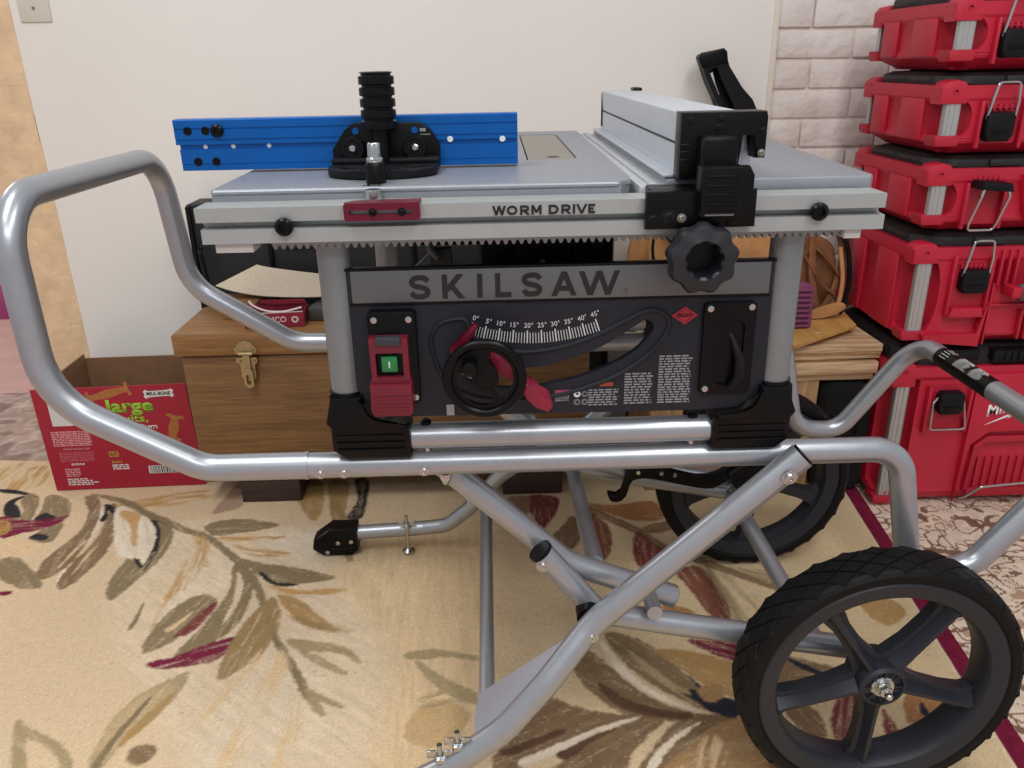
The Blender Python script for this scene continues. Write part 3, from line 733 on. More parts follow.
# warning label wrapped on the cross bar tube
w = B(); w.tube([(.824, 1.37, .526), (.824, 1.205, .526)], .0183, cap=False); w = w.build('warning_label', BLACK, S)
tag(w, 'black printed label on the end bar')
b = B()
for i in range(9):
    a = math.radians(150-9*i)
    for j, (ya, yb) in enumerate(((1.355, 1.325), (1.31, 1.27), (1.262, 1.225))):
        if j == 0 and i % 2: continue
        rnd = random.Random(i*5+j); yb2 = yb+rnd.random()*.012
        c = Vector((.824+.0186*math.cos(a), (ya+yb2)/2, .526+.0186*math.sin(a)))
        M = Matrix.Translation(c) @ Matrix.Rotation(-a+math.pi/2, 4, 'Y')
        yy_ = ya-yb2; b.box(-.0005, .0005, -yy_/2, -yy_*.1, -.0003, .0003, 0, M); b.box(-.0005, .0005, 0, yy_*.46, -.0003, .0003, 0, M)
b.build('label_print', WHITEP, w, smooth=False)
# ---- wheels
def wheel(y0, out):
    """y0: outer face, out=-1 faces the front; rim, five spokes, treaded tyre, nut"""
    cx, cz = .541, .2060; W = .062; yc = y0-out*W/2
    r0 = B()
    # rim profile swept round the axle (radius, offset from centre plane, + = outer side)
    prof = [(.154, -.026), (.178, -.0315), (.186, -.024), (.186, .024), (.178, .0312), (.166, .0305), (.155, .026), (.150, .018), (.150, -.018)]
    rings = []
    for j in range(72):
        t = 2*math.pi*j/72
        rings.append([Vector((cx+r*math.cos(t), yc+out*h, cz+r*math.sin(t))) for r, h in prof])
    r0.grid_sweep(rings, False, True)
    rim = r0.build('wheel', RIM, S)
    ph = math.radians(53)
    for kx in range(5):
        t = ph+2*math.pi*kx/5
        M = Matrix.Translation((cx, yc, cz)) @ Matrix.Rotation(-t, 4, 'Y')
        sp = B()
        rings = []
        for r_, w_, f_, k_ in ((.018, .029, .016, .027), (.035, .022, .012, .025), (.07, .0135, .009, .023), (.110, .0130, .009, .022), (.138, .018, .010, .021), (.150, .027, .012, .0215), (.160, .032, .014, .016)):
            rings.append([Vector((r_, o_, w2)) for o_, w2 in ((.018, w_*.8), (.018, -w_*.8), (-f_*.45, -w_), (-f_*.6, -w_*.55), (-k_, -.0028), (-k_, .0028), (-f_*.6, w_*.55), (-f_*.45, w_))])
        if out > 0: rings = [[Vector((v.x, -v.y, v.z)) for v in rg] for rg in rings]
        rings = [[M @ v for v in rg] for rg in rings]
        sp.grid_sweep(rings)
        tip = [(.138, .0028, -.012), (.138, -.0028, -.012), (.152, 0, -.026), (.138, .0028, -.027), (.138, -.0028, -.027)]
        sp.build('spoke', RIM, rim, angle=18)
    hb = B().lathe([(.012, -.03), (.030, -.03), (.034, -.026), (.034, .026), (.030, .03), (.0285, .03), (.0265, .024), (.017, .024)], (cx, yc, cz), (0, out, 0), 40)
    for kx in range(8):
        t = 2*math.pi*kx/8; M = Matrix.Translation((cx, yc, cz)) @ Matrix.Rotation(-t, 4, 'Y')
        hb.box(.016, .029, min(out*.02, out*.028), max(out*.02, out*.028), -.0012, .0012, 0, M)
    hb.build('hub', RIM, rim)
    b = B().lathe([(.0165, .022), (.0175, .0265), (.015, .0285), (.013, .0275), (.0115, .0275), (.0105, .0305), (.0085, .0305)], (cx, yc, cz), (0, out, 0), 28)
    b.lathe([(.0095, .0305), (.0095, .038), (.007, .0395)], (cx, yc, cz), (0, out, 0), 6)
    b.lathe([(.005, .038), (.005, .047), (.0035, .049)], (cx, yc, cz), (0, out, 0), 14)
    b.build('axle_nut', CHROME, rim)
    ty = B(); tp = [(.180, -.029), (.184, -.0325), (.194, -.0325), (.2005, -.0275), (.2030, -.016), (.2030, .016), (.2005, .0275), (.194, .0325), (.184, .0325), (.180, .029)]
    rings = []
    for j in range(96):
        t = 2*math.pi*j/96
        rings.append([Vector((cx+r*math.cos(t), yc+out*h, cz+r*math.sin(t))) for r, h in tp])
    ty.grid_sweep(rings, False, True)
    N = 30                                         # diamond tread blocks in the tyre's own mesh
    for j in range(N):
        for rowi, hh in enumerate((-.0195, -.0065, .0065, .0195)):
            t = 2*math.pi*(j+.5*(rowi % 2))/N
            s = .0205; e = .0122
            quad = [(-s, 0), (0, e), (s, 0), (0, -e)]
            lo, hi = [], []
            for a, w_ in quad:
                for lst, rr, kk in ((lo, .2010, 1.), (hi, .2054, .86)):
                    hw = hh+w_*kk
                    rad = rr - max(0, abs(hw)-.016)*.22
                    an = t+a*kk/.2
                    lst.append(Vector((cx+rad*math.cos(an), yc+out*hw, cz+rad*math.sin(an))))
            ty.grid_sweep([lo, hi])
        t = 2*math.pi*j/N                          # shoulder lugs
        for sd in (1, -1):
            lo, hi = [], []
            for a, hw in ((-.013, .0262), (.013, .0262), (.009, .0300), (-.009, .0300)):
                for lst, rr in ((lo, .196), (hi, .2020)):
                    rad = rr-(.004 if hw > .0290 else 0)
                    lst.append(Vector((cx+rad*math.cos(t+a/.2), yc+out*hw*sd, cz+rad*math.sin(t+a/.2))))
            ty.grid_sweep([lo, hi])
    ty.build('tyre', RUBBER, rim)
wheel(.882, -1)
wheel(1.546, 1)

# ------------------------------------------------------------------ table saw
T = thing('table_saw', (.08, 1.3, .56), 'silver and black jobsite table saw with aluminium top, bolted on the rolling stand', 'table saw')
# base tubes and posts
for y in (YF, YR):
    B().tube([(-.13, y, .5815), (.30, y, .5815)], .0178).build('base_tube', SILVER, T)
for x in (-.198, .365):
    B().tube([(x, YF+.02, .5815), (x, YR-.02, .5815)], .0165).build('base_tube', SILVER, T)
    for y in (YF, YR):
        B().tube([(x, y, .60), (x, y, .882)], .0205, seg=24).build('post', GREYTUBE, T)
def elbow(mx, y):
    f = (lambda q: [(.167-a, c) for a, c in q][::-1]) if mx else (lambda q: q)
    o = [(-.2190, .650), (-.1765, .650), (-.1755, .636), (-.170, .6235), (-.160, .6145), (-.146, .6105), (-.117, .609), (-.117, .5605), (-.122, .5590), (-.204, .5590), (-.2215, .572), (-.2215, .604), (-.2195, .612)]
    e = B().prism(f(o), y-.024, y+.024, bev=.006).build('corner_foot', BLACK, T)
    r = B()
    for z in (.573, .583, .593): r.prism(f([(-.214, z), (-.124, z), (-.124, z+.0028), (-.214, z+.0028)]), y-.0262, y-.02, bev=.001)
    r.build('rib', BLACK, e)
    c = B().lathe([(.0215, .649), (.0230, .6495), (.0230, .6535), (.0208, .6535)], (.365 if mx else -.198, y, 0), (0, 0, 1), 28)
    c.build('collar', BLACK, e)
    m2 = B().prism(f(smooth_loop([(-.1765, .642), (-.172, .626), (-.158, .6155), (-.125, .611), (-.125, .606), (-.160, .609), (-.176, .620), (-.181, .64)], 3)), y-.0275, y-.02, bev=.001)
    m2.build('bead', BLACK, e)
for y in (YF, YR):
    elbow(False, y); elbow(True, y)
for x in (-.098, .262): B().lathe([(.007, 0), (.0075, .004), (.004, .007)], (x, YF, .599), (0, 0, 1), 14).build('bolt', BLACK, T)
for x in (-.098, .262): B().tube([(x, YF, .5592), (x, YF, .5665)], .005).build('bolt', CHROME, T)
# front panel with its curved slot
slot = smooth_loop([(.190, .742), (.199, .736), (.198, .724), (.172, .696), (.122, .671), (.081, .660), (.04, .653), (.0, .654), (-.03, .661), (-.052, .676), (-.058, .700), (-.045, .706), (-.028, .692), (.0, .684), (.038, .681), (.081, .687), (.132, .706), (.174, .732)], 3)
pan = [(-.184, .8155), (.347, .8155), (.350, .64), (.336, .632), (.315, .6175), (.255, .6145), (-.112, .6165), (-.160, .626), (-.174, .64), (-.184, .66)]
pn = B().prism(pan, .966, .976, [slot]).build('front_panel', PANEL, T)
B().box(-.178, .343, .9640, .968, .7725, .8135, .0015).build('nameplate_band', BAND, pn)
B().box(-.184, .349, .9635, .976, .8135, .8165, .001).build('panel_edge', BLACK, pn)
B().box(-.181, .345, .9645, .967, .769, .7725, .0006).build('panel_edge', BLACK, pn)
signwriting('lettering', [('S', -.1066, -.0798), ('K', -.0655, -.0385), ('I', -.0222, -.0157), ('L', .0, .0200), ('S', .0324, .0588), ('A', .0700, .1010), ('W', .1040, .1545)], .964, .7765, .0305, .0064, BLACKP, pn)
text('lettering', '®', .160, .964, .778, .006, mat('faint_print', (90, 90, 92), .6), pn)
# raised bead round the slot and quadrant
B().tube([(x, .9655, z) for x, z in smooth_loop([(-.083, .714), (-.080, .732), (-.070, .744), (-.05, .749), (-.038, .746), (-.026, .722), (.02, .704), (.07, .706), (.12, .720), (.165, .742), (.19, .754), (.208, .752), (.219, .741), (.2165, .724), (.197, .697), (.155, .667), (.10, .647), (.045, .637), (0, .636), (-.04, .645), (-.07, .67)], 4)], .0032, seg=10, closed=True).build('slot_bead', PANEL, pn)
B().prism(smooth_loop([(-.045, .772), (-.043, .755), (-.02, .735), (.02, .722), (.055, .7185), (.09, .721), (.13, .734), (.143, .752), (.14, .764), (.05, .766)], 3), .9652, .967, bev=.0004).build('scale_plate', PANEL, pn)
# degree scale: arc centre above the panel
AX, AZ, AR = .0468, .9735, .2585
sc = B()
for k in range(47):
    th_ = math.radians(-90-19.0+38.2*k/46 - .2); L = .0165 if (k-1) % 5 == 0 else .0135
    M = Matrix.Translation((AX, .9645, AZ)) @ Matrix.Rotation(-th_, 4, 'Y')
    w = .00085 if (k-1) % 5 == 0 else .0005
    sc.box(AR-L-.003*0, AR, -.0006, .0008, -w, w, 0, M)
sc.build('degree_scale', mat('scale_print', (196, 196, 198), .6), pn, smooth=False)
for i in range(10):
    th_ = math.radians(-90-19.0+38.2*(1+5*i)/46); s_ = str(5*i)+'°'
    p = (AX+(AR-.0195)*math.cos(th_), AZ+(AR-.0195)*math.sin(th_))
    M = Matrix.Translation((p[0], 0, p[1])) @ Matrix.Rotation(-(th_+math.pi/2), 4, 'Y')
    text('scale_number', s_, -.0052 if i > 1 else -.0025, .9645, .001, .0062, mat('scale_print', (196, 196, 198), .6), pn, M=M)
# red diamond badge, warning print
B().prism([(.239, .7580), (.2555, .7465), (.239, .7345), (.2225, .7465)], .9645, .967).build('diamond_badge', mat('badge_red', (176, 36, 56), .45), pn)
B().prism([(.239, .7555), (.252, .7465), (.239, .737), (.226, .7465)], .9641, .9646, [[(.239, .7548), (.251, .7465), (.239, .7378), (.227, .7465)][::-1]]).build('badge_outline', mat('badge_dark', (70, 20, 30), .5), pn)
text('badge_print', 'SKILSAW', .2295, .9643, .7445, .0042, mat('badge_dark', (70, 20, 30), .5), pn, width=.019, bold=.02)
greek('warning_print', .2095, .2540, .6265, .6945, 19, .9655, GREYP, pn)
greek('warning_print', .1655, .2025, .6265, .6715, 12, .9655, GREYP, pn)
greek('warning_print', .1185, .1580, .6255, .6500, 7, .9655, GREYP, pn)
B().box(.1325, .1505, .9645, .967, .6525, .6580).build('warning_header', ORANGEP, pn)
B().box(.0745, .0945, .9645, .967, .6445, .6485).build('warning_header', mat('pink_print', (150, 60, 84), .6), pn)
greek('warning_print', .0745, .0945, .633, .643, 4, .9655, GREYP, pn)
for cx, cz in ((.1035, .6425), (.1135, .6425), (.1035, .631), (.1135, .631)):
    B().prism(circ(cx, cz, .0046, 16), .9646, .967, [circ(cx+.0004, cz, .0019, 8)[::-1]]).build('pictogram', WHITEP if (cx < .11 and cz > .64) else mat('dim_print', (96, 98, 102), .6), pn)
# power switch with red paddle
sw = B().prism(rrect(-.160, -.100, .640, .7645, .006), .952, .968, bev=.002).build('switch_plate', BLACK, T)
for x, z in ((-.1515, .7545), (-.1085, .7545), (-.1055, .650)): B().lathe([(.0042, 0), (.004, .002), (.0015, .0025)], (x, .952, z), (0, -1, 0), 14).build('screw', CHROME, sw)
pd = B().prism([(-.158, .735), (-.110, .735), (-.110, .686), (-.1075, .676), (-.107, .640), (-.110, .632), (-.1575, .632), (-.161, .640), (-.160, .676), (-.157, .686)], .936, .955, [rrect(-.151, -.117, .684, .716, .002)[::-1]]).build('switch_paddle', REDP, sw)
B().prism([(-.160, .676), (-.1075, .676), (-.107, .640), (-.111, .633), (-.157, .633), (-.161, .640)], .928, .938, bev=.003).build('stop_paddle', REDP, pd)
for z in (.643, .653, .663): B().box(-.157, -.111, .9265, .93, z, z+.0025, .0008).build('ridge', REDP, pd)
B().box(-.150, -.118, .9325, .945, .7255, .7375, .003).build('hinge', mat('hinge_grey', (48, 50, 56), .4), sw)
B().box(-.1495, -.1145, .944, .952, .684, .7155).build('button_well', BLACK, sw)
gb = B().box(-.1445, -.1245, .938, .946, .690, .7105, .0015).build('start_button', GREEN, sw)
B().box(-.1353, -.1337, .9375, .9385, .696, .7045).build('start_mark', WHITEP, gb)
# hand wheel with two windows and a crank knob
HX, HZ = -.016, .6845
hw = B()
def arcwin(r0, r1, a0, a1, n=12):
    A = [math.radians(a0+(a1-a0)*i/n) for i in range(n+1)]
    return smooth_loop([(HX+r1*math.cos(t), HZ+r1*math.sin(t)) for t in A]+[(HX+r0*math.cos(t), HZ+r0*math.sin(t)) for t in A[::-1]], 1)
hw.prism(circ(HX, HZ, .046, 48), .922, .929, [arcwin(.016, .036, 165, 290), arcwin(.018, .036, -50, 75)])
rr = [Vector((HX+.0462*math.cos(2*math.pi*i/48), .922, HZ+.0462*math.sin(2*math.pi*i/48))) for i in range(48)]
hw.tube(rr, .0062, seg=12, closed=True)
w = hw.build('hand_wheel', BLACK, T)
B().lathe([(.010, -.03), (.011, 0), (.0105, .005), (.008, .006), (.004, .006)], (HX, .926, HZ), (0, -1, 0), 24).build('hub', BLACK, w)
B().lathe([(.007, 0), (.009, .004), (.0105, .011), (.009, .018), (.004, .020)], (-.034, .922, .703), (0, -1, 0), 24).build('crank_knob', BLACK, w)
B().lathe([(.016, 0), (.0155, -.045)], (HX, .931, HZ), (0, -1, 0), 20).build('shaft', BLACKM, T)
B().prism([(-.058, .708), (-.050, .703), (-.040, .716), (-.025, .738), (-.022, .744), (-.027, .747), (-.034, .741), (-.048, .722), (-.060, .714)], .949, .962, bev=.002).build('bevel_pointer', REDA, T)
lv = B().prism([(-.012, .708), (.004, .712), (.008, .694), (.03, .682), (.032, .668), (.01, .674), (-.004, .690)], .945, .958, bev=.003)
lv.prism([(.030, .684), (.042, .668), (.065, .655), (.0695, .642), (.064, .634), (.048, .640), (.036, .652), (.028, .67)], .925, .955, bev=.004)
lv.build('bevel_lock_lever', mat('red_lever', (134, 26, 54), .4), T)
B().lathe([(.0055, 0), (.005, .003)], (.050, .958, .635), (0, -1, 0), 12).build('bolt', CHROME, T)
B().box(-.068, -.058, .9635, .967, .6175, .632).build('spec_plate', mat('pale_plate', (150, 152, 156), .5), pn)
# push-stick pocket at the panel's far end
pk = B().prism(rrect(.2625, .3285, .6395, .7635, .006), .9585, .968, [smooth_loop(rrect(.279, .3155, .652, .742, .012), 1)], bev=0).build('storage_pocket', BLACK, T)
B().box(.276, .319, .963, .9658, .648, .746).build('pocket_back', BLACK, pk)
for x, z in ((.2695, .7565), (.3215, .7575), (.2695, .648)): B().lathe([(.0045, 0), (.004, .002), (.0015, .0025)], (x, .9585, z), (0, -1, 0), 14).build('screw', CHROME, pk)
B().tube([(.292, .975, .735), (.303, .962, .712), (.3105, .954, .69), (.311, .952, .665), (.303, .958, .648)], [.004, .0045, .0065, .0075, .006], seg=12).build('push_stick_handle', BLACKM, pk)
# blade housing and motor behind the panel
mo = B().box(-.02, .165, 1.08, 1.40, .70, .885, .01).build('motor_housing', BLACKM, T)
for x0, x1, z0 in ((.0, .024, .74), (.045, .09, .75), (.105, .112, .72), (.13, .16, .74)): B().box(x0, x1, 1.062, 1.09, z0, .87, .003).build('housing_rib', BLACK, mo)
B().prism([(.062, .80), (.068, .80), (.077, .735), (.064, .735)], 1.058, 1.066).build('linkage', GREYTUBE, mo)
B().prism([(-.125, .765), (-.085, .80), (-.085, .775), (-.118, .757)], 1.15, 1.16).build('trunnion_arm', GREYTUBE, mo)
b = B().tube([(-.09, 1.14, .83), (-.082, 1.13, .815), (-.09, 1.125, .805), (-.078, 1.12, .792)], .006, .006, seg=10)
b.prism([(-.088, .80), (-.062, .802), (-.06, .758), (-.098, .756)], 1.13, 1.15)
b.build('trunnion', mat('grey_casting', (90, 90, 92), .5, .4), mo)
B().box(-.128, .165, 1.16, 1.38, .80, .885, .006).build('trunnion_bridge', BLACKM, mo)
# ---- table top
tp = B()
tp.prism([(-.336, .9805), (.155, .9805), (.166, .992), (.172, 1.02), (.176, 1.728), (-.345, 1.728)], .888, .912, [[(.052, 1.225), (.117, 1.225), (.128, 1.24), (.128, 1.64), (.118, 1.652), (.055, 1.652)][::-1], [(-.158, .98), (-.158, 1.0), (-.132, 1.0), (-.132, .98)][0:0] or [(-.157, .9835), (-.157, 1.006), (-.1535, 1.006), (-.1535, 1.69), (-.1375, 1.69), (-.1375, 1.006), (-.130, 1.006), (-.130, .9835)]], plane='xy')
tp = tp.build('table_top', TABLE, T)
B().tube([(-.334, .983, .9085), (.152, .983, .9085), (.166, .996, .9085)], .0042, .012, seg=10).build('rounded_edge', TABLE, tp)
B().box(-.1535, -.1375, .99, 1.69, .890, .9).build('miter_slot', DARKGAP, tp)
B().prism([(.0545, 1.2275), (.116, 1.2275), (.1255, 1.241), (.1255, 1.639), (.117, 1.6495), (.0575, 1.6495)], .902, .9115, [circ(.094, 1.262, .010, 18)[::-1]], plane='xy').build('throat_plate', STEEL, tp)
B().box(.05, .132, 1.22, 1.66, .888, .897).build('throat_ledge', DARKGAP, tp)
ex = B().prism([(.212, .988), (.462, .988), (.470, 1.0), (.4995, 1.69), (.212, 1.725)], .888, .912, plane='xy', bev=.003).build('extension_wing', TABLE, T)
B().box(.178, .212, .985, 1.72, .886, .9055, .001).build('wing_channel', mat('channel_grey', (186, 189, 194), .45, .4), T)
B().box(.19, .2, .985, 1.72, .905, .9085, .001).build('wing_channel', mat('channel_grey', (186, 189, 194), .45, .4), T)
B().box(.166, .186, 1.690, 1.735, .885, .906, .002).build('rear_stop', BLACK, T)
# ---- front rail extrusion: two lips with a groove between
rl = B()
prof = [(.9305, .8990), (.9305, .8965), (.931, .8825), (.948, .8815), (.948, .8750), (.931, .8740), (.931, .8575), (.936, .8565), (.975, .8565), (.978, .8605), (.978, .8965), (.975, .8990)]
rings = []
for x in (-.342, .4575): rings.append([Vector((x+(.004 if (zz < .878 and x < 0) else (.001 if x > 0 and zz < .878 else 0)), yy, zz)) for yy, zz in prof])
rl.grid_sweep(rings)
rl = rl.build('front_rail', RAIL, T, angle=20)
rk = B(); x = -.262
tooth = []
while x < .435:
    tooth += [(x, .8520), (x+.0022, .8470), (x+.0048, .8470), (x+.0070, .8520)]; x += .0094
rk.prism([(-.265, .8580)]+tooth+[(.44, .8520), (.44, .8580)], .945, .957)
rk.build('gear_rack', mat('rack_grey', (140, 142, 142), .5, .4), rl)
B().box(-.3265, -.2825, .938, .972, .8455, .8575, .001).build('rail_end_stop', mat('pale_nylon', (196, 196, 194), .6), rl)
B().box(.4165, .4365, .938, .972, .8455, .8575, .001).build('rail_end_stop', mat('pale_nylon', (196, 196, 194), .6), rl)
for x, z in ((-.2405, .877), (.378, .8805)):
    B().lathe([(.009, 0), (.0105, .003), (.0105, .008), (.008, .011), (.005, .0115), (.0045, .008)], (x, .931, z), (0, -1, 0), 24).build('rail_screw', BLACK, rl)
signwriting('lettering', [(ch, -.0010+(a-292)*.000326*.93, -.0010+(b_-292)*.000326*.93) for ch, a, b_ in (('W', 292, 344), ('O', 347, 388), ('R', 398, 434), ('M', 441, 480), ('D', 507, 545), ('R', 555, 592), ('I', 599, 608), ('V', 612, 654), ('E', 658, 684))], .9305, .8838, .0108, .0026, BLACKP, rl)
B().box(-.333, .4575, 1.735, 1.775, .8575, .9, .003).build('rear_rail', RAIL, T)
for x in (-.30, .15, .42): B().box(x, x+.02, 1.70, 1.74, .868, .895).build('rail_bracket', RAIL, T)
# side beams that carry the top from the posts
for x in (-.198, .365): B().box(x-.018, x+.018, .955, 1.76, .868, .888, .003).build('top_beam', GREYTUBE, T)
# red fence pointer
rp = B().prism(rrect(-.170, -.0835, .8825, .9025, .003), .9205, .9302, [rrect(-.164, -.0905, .8895, .8945, .002)[::-1]]).build('fence_indicator', REDA, T)
B().prism([(-.170, .9295), (-.0835, .9295), (-.0835, .952), (-.10, .948), (-.13, .948), (-.16, .943)], .9000, .9025, plane='xy').build('indicator_tab', REDA, rp)
B().box(-.1645, -.090, .9285, .931, .889, .895).build('indicator_slot', mat('slot_silver', (176, 172, 172), .5), rp)
for x in (-.137, -.104): B().bolt((x, .9205, .892), (0, -1, 0), .0032, .003).build('screw', BLACK, rp)
# rail lock knob with lobes
def lob(t, h): return 1+.055*math.cos(9*t) if h < .031 else 1
kb = B().lathe([(.012, 0), (.030, 0.0005), (.0375, .002), (.0395, .008), (.0395, .022), (.0365, .028), (.0265, .0305), (.0225, .0315), (.0205, .029), (.0195, .0035), (.001, .0035)], (.2372, .9125, .836), (0, -1, 0), 90, lob)
kb = kb.build('rail_lock_knob', mat('slate_plastic', (24, 26, 33), .45, 0, .05, 60, .05, 500), T)
B().lathe([(.0192, 0), (.0185, .0015), (.001, .002)], (.2372, .9088, .836), (0, -1, 0), 40).build('knob_recess', BLACK, kb)
B().tube([(.2372, .914, .836), (.2372, 1.70, .836)], .008).build('rail_lock_shaft', BLACKM, T)

# ------------------------------------------------------------------ rip fence
Fz = thing('rip_fence', (.26, 1.36, .913), 'long silver rip fence with black end clamp standing across the saw table', 'rip fence')
f = B()
prof = [(.2235, .9145), (.2235, .9495), (.2265, .9500), (.2265, .9525), (.2235, .9530), (.2215, .9875), (.2225, .9885), (.295, .9885), (.297, .9870), (.297, .9145)]
f.grid_sweep([[Vector((a, y, c)) for a, c in prof] for y in (.995, 1.712)])
f = f.build('fence_beam', FENCE, Fz, angle=20)
B().box(.2232, .2240, .996, 1.711, .9505, .9525).build('slot_line', DARKGAP, f)
B().box(.204, .2235, .995, 1.712, .9135, .9175, .0015).build('fence_ledge', FENCE, f)
B().box(.221, .24, 1.710, 1.719, .92, .986, .002).build('rear_cap', BLACK, f)
B().box(.282, .300, 1.695, 1.735, .9865, .9945, .003).build('rear_hook', BLACK, f)
br = B().prism([(.2155, .9905), (.3145, .9905), (.3165, .984), (.3165, .938), (.3045, .938), (.3045, .967), (.285, .967), (.285, .915), (.2155, .915)], .962, .995, bev=.003).build('end_bracket', BLACK, Fz)
for x, z in ((.2255, .982), (.2615, .9835), (.3105, .969), (.311, .944), (.2585, .9735)): B().bolt((x, .962, z), (0, -1, 0), .0030, .003).build('bolt', STEEL if x == .311 else BLACKM, br)
for z in (.945, .953, .936): B().box(.2165, .226, .9595, .964, z, z+.003, .0008).build('bracket_rib', BLACKM, br)
cl = B().prism([(.1775, .9085), (.304, .9095), (.3045, .8665), (.1775, .8655)], .9155, .9295, bev=.003)
cl.box(.186, .30, .92, .975, .9005, .9085, .002)
cl.prism([(.27, .935), (.293, .935), (.299, .925), (.299, .868), (.27, .868)], .9135, .9295, bev=.003)
cl = cl.build('rail_clamp', BLACK, Fz)
B().prism([(.18, .899), (.228, .900), (.228, .9015), (.18, .9005)], .9145, .917).build('clamp_edge', BLACKM, cl)
for x, r in ((.1855, .005), (.2035, .009), (.2185, .0045)): B().bolt((x, .9155, .8785), (0, -1, 0), r*.8, .004).build('bolt', STEEL if r == .0045 else BLACKM, cl)
B().box(.2375, .2785, .928, .963, .9095, .9665, .006).build('lever_head', BLACK, Fz)
lv = B().prism([(.232, .9365), (.2785, .9365), (.280, .9315), (.278, .8825), (.276, .8800), (.234, .8800), (.231, .8835)], .897, .9285, bev=.004).build('clamp_lever', BLACK, Fz)
for z in (.928, .918, .908, .898, .888): B().box(.2365, .274, .8945, .899, z-.0022, z, .001).build('lever_rib', BLACK, lv)
B().box(.237, .270, .8962, .8975, .8835, .8865, .0004).build('lever_window', mat('window_grey', (120, 120, 124), .3), lv)

for ch_ in Fz.children: ch_.location.x += {'rail_clamp': -.003, 'clamp_lever': .0, 'lever_head': .001}.get(ch_.name.split('.')[0], .0045)
B().box(.3025, .316, 1.0, 1.06, .914, .966, .002).build('side_block', FENCE, Fz)
# ------------------------------------------------------------------ mitre gauge with the blue fence
G = thing('miter_gauge', (-.15, 1.1, .913), 'mitre gauge with long blue drilled fence and ringed black handle, lying on the saw table', 'mitre gauge')
f = B()
up_ = [(1.150, .9500), (1.150, .9545), (1.1512, .955), (1.1512, .9565), (1.150, .957), (1.150, .9690), (1.1512, .9695), (1.1512, .971), (1.150, .9715), (1.150, .9815), (1.152, .983), (1.176, .983), (1.178, .981), (1.178, .9500)]
md_ = [(1.1535, .943), (1.1535, .9505), (1.1775, .9505), (1.1775, .943)]
lo_ = [(1.150, .9155), (1.150, .9225), (1.1508, .923), (1.1508, .924), (1.150, .9245), (1.150, .9438), (1.178, .9438), (1.178, .9155)]
for pr, x0_, x1_ in ((up_, -.4315, .0365), (md_, -.4275, .0363), (lo_, -.4275, .0365)):
    f.grid_sweep([[Vector((x_, yy, zz)) for yy, zz in pr] for x_ in (x0_, x1_)])
bf = f.build('blue_fence', BLUE, G, angle=20)
holes = B()
for x, z in ((-.413, .968), (-.389, .968), (-.405, .9275), (-.380, .9275)):
    b = B().lathe([(.0056, 0), (.0054, .0012), (.0045, .0012), (.0042, .0004), (.0005, .0003)], (x, 1.1503, z), (0, -1, 0), 20); b.build('fence_hole', BLACK, bf)
holes.bm.free()
B().lathe([(.0085, 0), (.0085, .004), (.006, .0065), (.003, .0065), (.0025, .004)], (-.3725, 1.150, .968), (0, -1, 0), 22).build('fence_bolt', BLACK, bf)
for x, z, big in ((-.393, .947, 0), (-.355, .947, 0), (-.306, .947, 0), (-.0565, .9505, 1), (.0155, .9495, 1)):
    b = B().lathe([(.0032 if not big else .0042, 0), (.003 if not big else .004, .0006), (.0003, .0007)], (x, 1.1536 if not big else 1.1503, z), (0, -1, 0), 14); b.build('through_hole' if not big else 'fence_rivet', mat('bright_hole', (212, 216, 220), .5), bf)
hd = B().prism([(-.2150, 1.148), (-.0715, 1.148)]+[(-.1432+.0717*math.cos(t), 1.085-.048*math.sin(t)) for t in [math.radians(a) for a in range(0, 181, 12)]], .9135, .9235, plane='xy', bev=.002).build('protractor_head', BLACKM, G)
for i in range(13):
    t = math.radians(15+12.5*i); M = Matrix.Translation((-.1432+.056*math.cos(t), 1.088-.036*math.sin(t), .9237))
    B().box(-.003, .003, -.0015, .0015, -.001, .0008, 0, M @ Matrix.Rotation(-t, 4, 'Z')).build('index_notch', BLACK, hd)
bk = B().prism([(-.217, .923), (-.217, .9405), (-.1985, .966), (-.186, .9745), (-.0975, .9745), (-.083, .966), (-.0705, .9455), (-.0705, .923)], 1.138, 1.149, bev=.0015).build('face_bracket', BLACK, G)
B().box(-.216, -.071, 1.112, 1.14, .923, .931, .003).build('bracket_foot', BLACKM, bk)
for x in (-.1875, -.1035):
    k = B().lathe([(.0145, 0), (.0155, .002), (.0155, .008), (.0145, .010), (.0115, .010), (.0105, .0085), (.005, .0085)], (x, 1.138, .9425), (0, -1, 0), 32, lambda t, h: 1+.03*math.cos(20*t) if .001 < h < .009 else 1)
    k = k.build('thumb_knob', BLACKM, bk)
    B().lathe([(.005, 0), (.005, .004), (.0035, .005)], (x, 1.1298, .9425), (0, -1, 0), 6).build('knob_bolt', CHROME, k)
B().box(-.0965, -.0885, 1.1372, 1.1385, .9625, .9665).build('maker_mark', GREYP, bk)
B().box(-.0965, -.0825, 1.1372, 1.1385, .958, .959).build('maker_mark', GREYP, bk)
for x in (-.1835, -.1035):
    B().lathe([(.0045, 0), (.0045, .001), (.0003, .001)], (x, 1.1375, .9645), (0, -1, 0), 14).build('bracket_hole', BLUE, bk)
h = [(.0105, .9235), (.0105, .9685)]
z = .9685
for i in range(5):
    h += [(.0222, z), (.0232, z+.0008), (.0232, z+.0097), (.0222, z+.0105), (.0195, z+.0105), (.0195, z+.0138)]; z += .0138
h += [(.0215, z), (.0215, z+.001), (.018, z+.002)]
B().lathe([(r, zz) for r, zz in h], (-.1475, 1.115, 0), (0, 0, 1), 40).build('handle', BLACK, G, angle=25)
B().box(-.1525, -.1385, 1.01, 1.66, .9005, .9125, .001).build('miter_bar', STEEL, G)
pin = B().lathe([(.0125, .9125), (.0125, .934), (.011, .9365)], (-.1435, 1.015, 0), (0, 0, 1), 28).build('lock_barrel', BLACK, G)
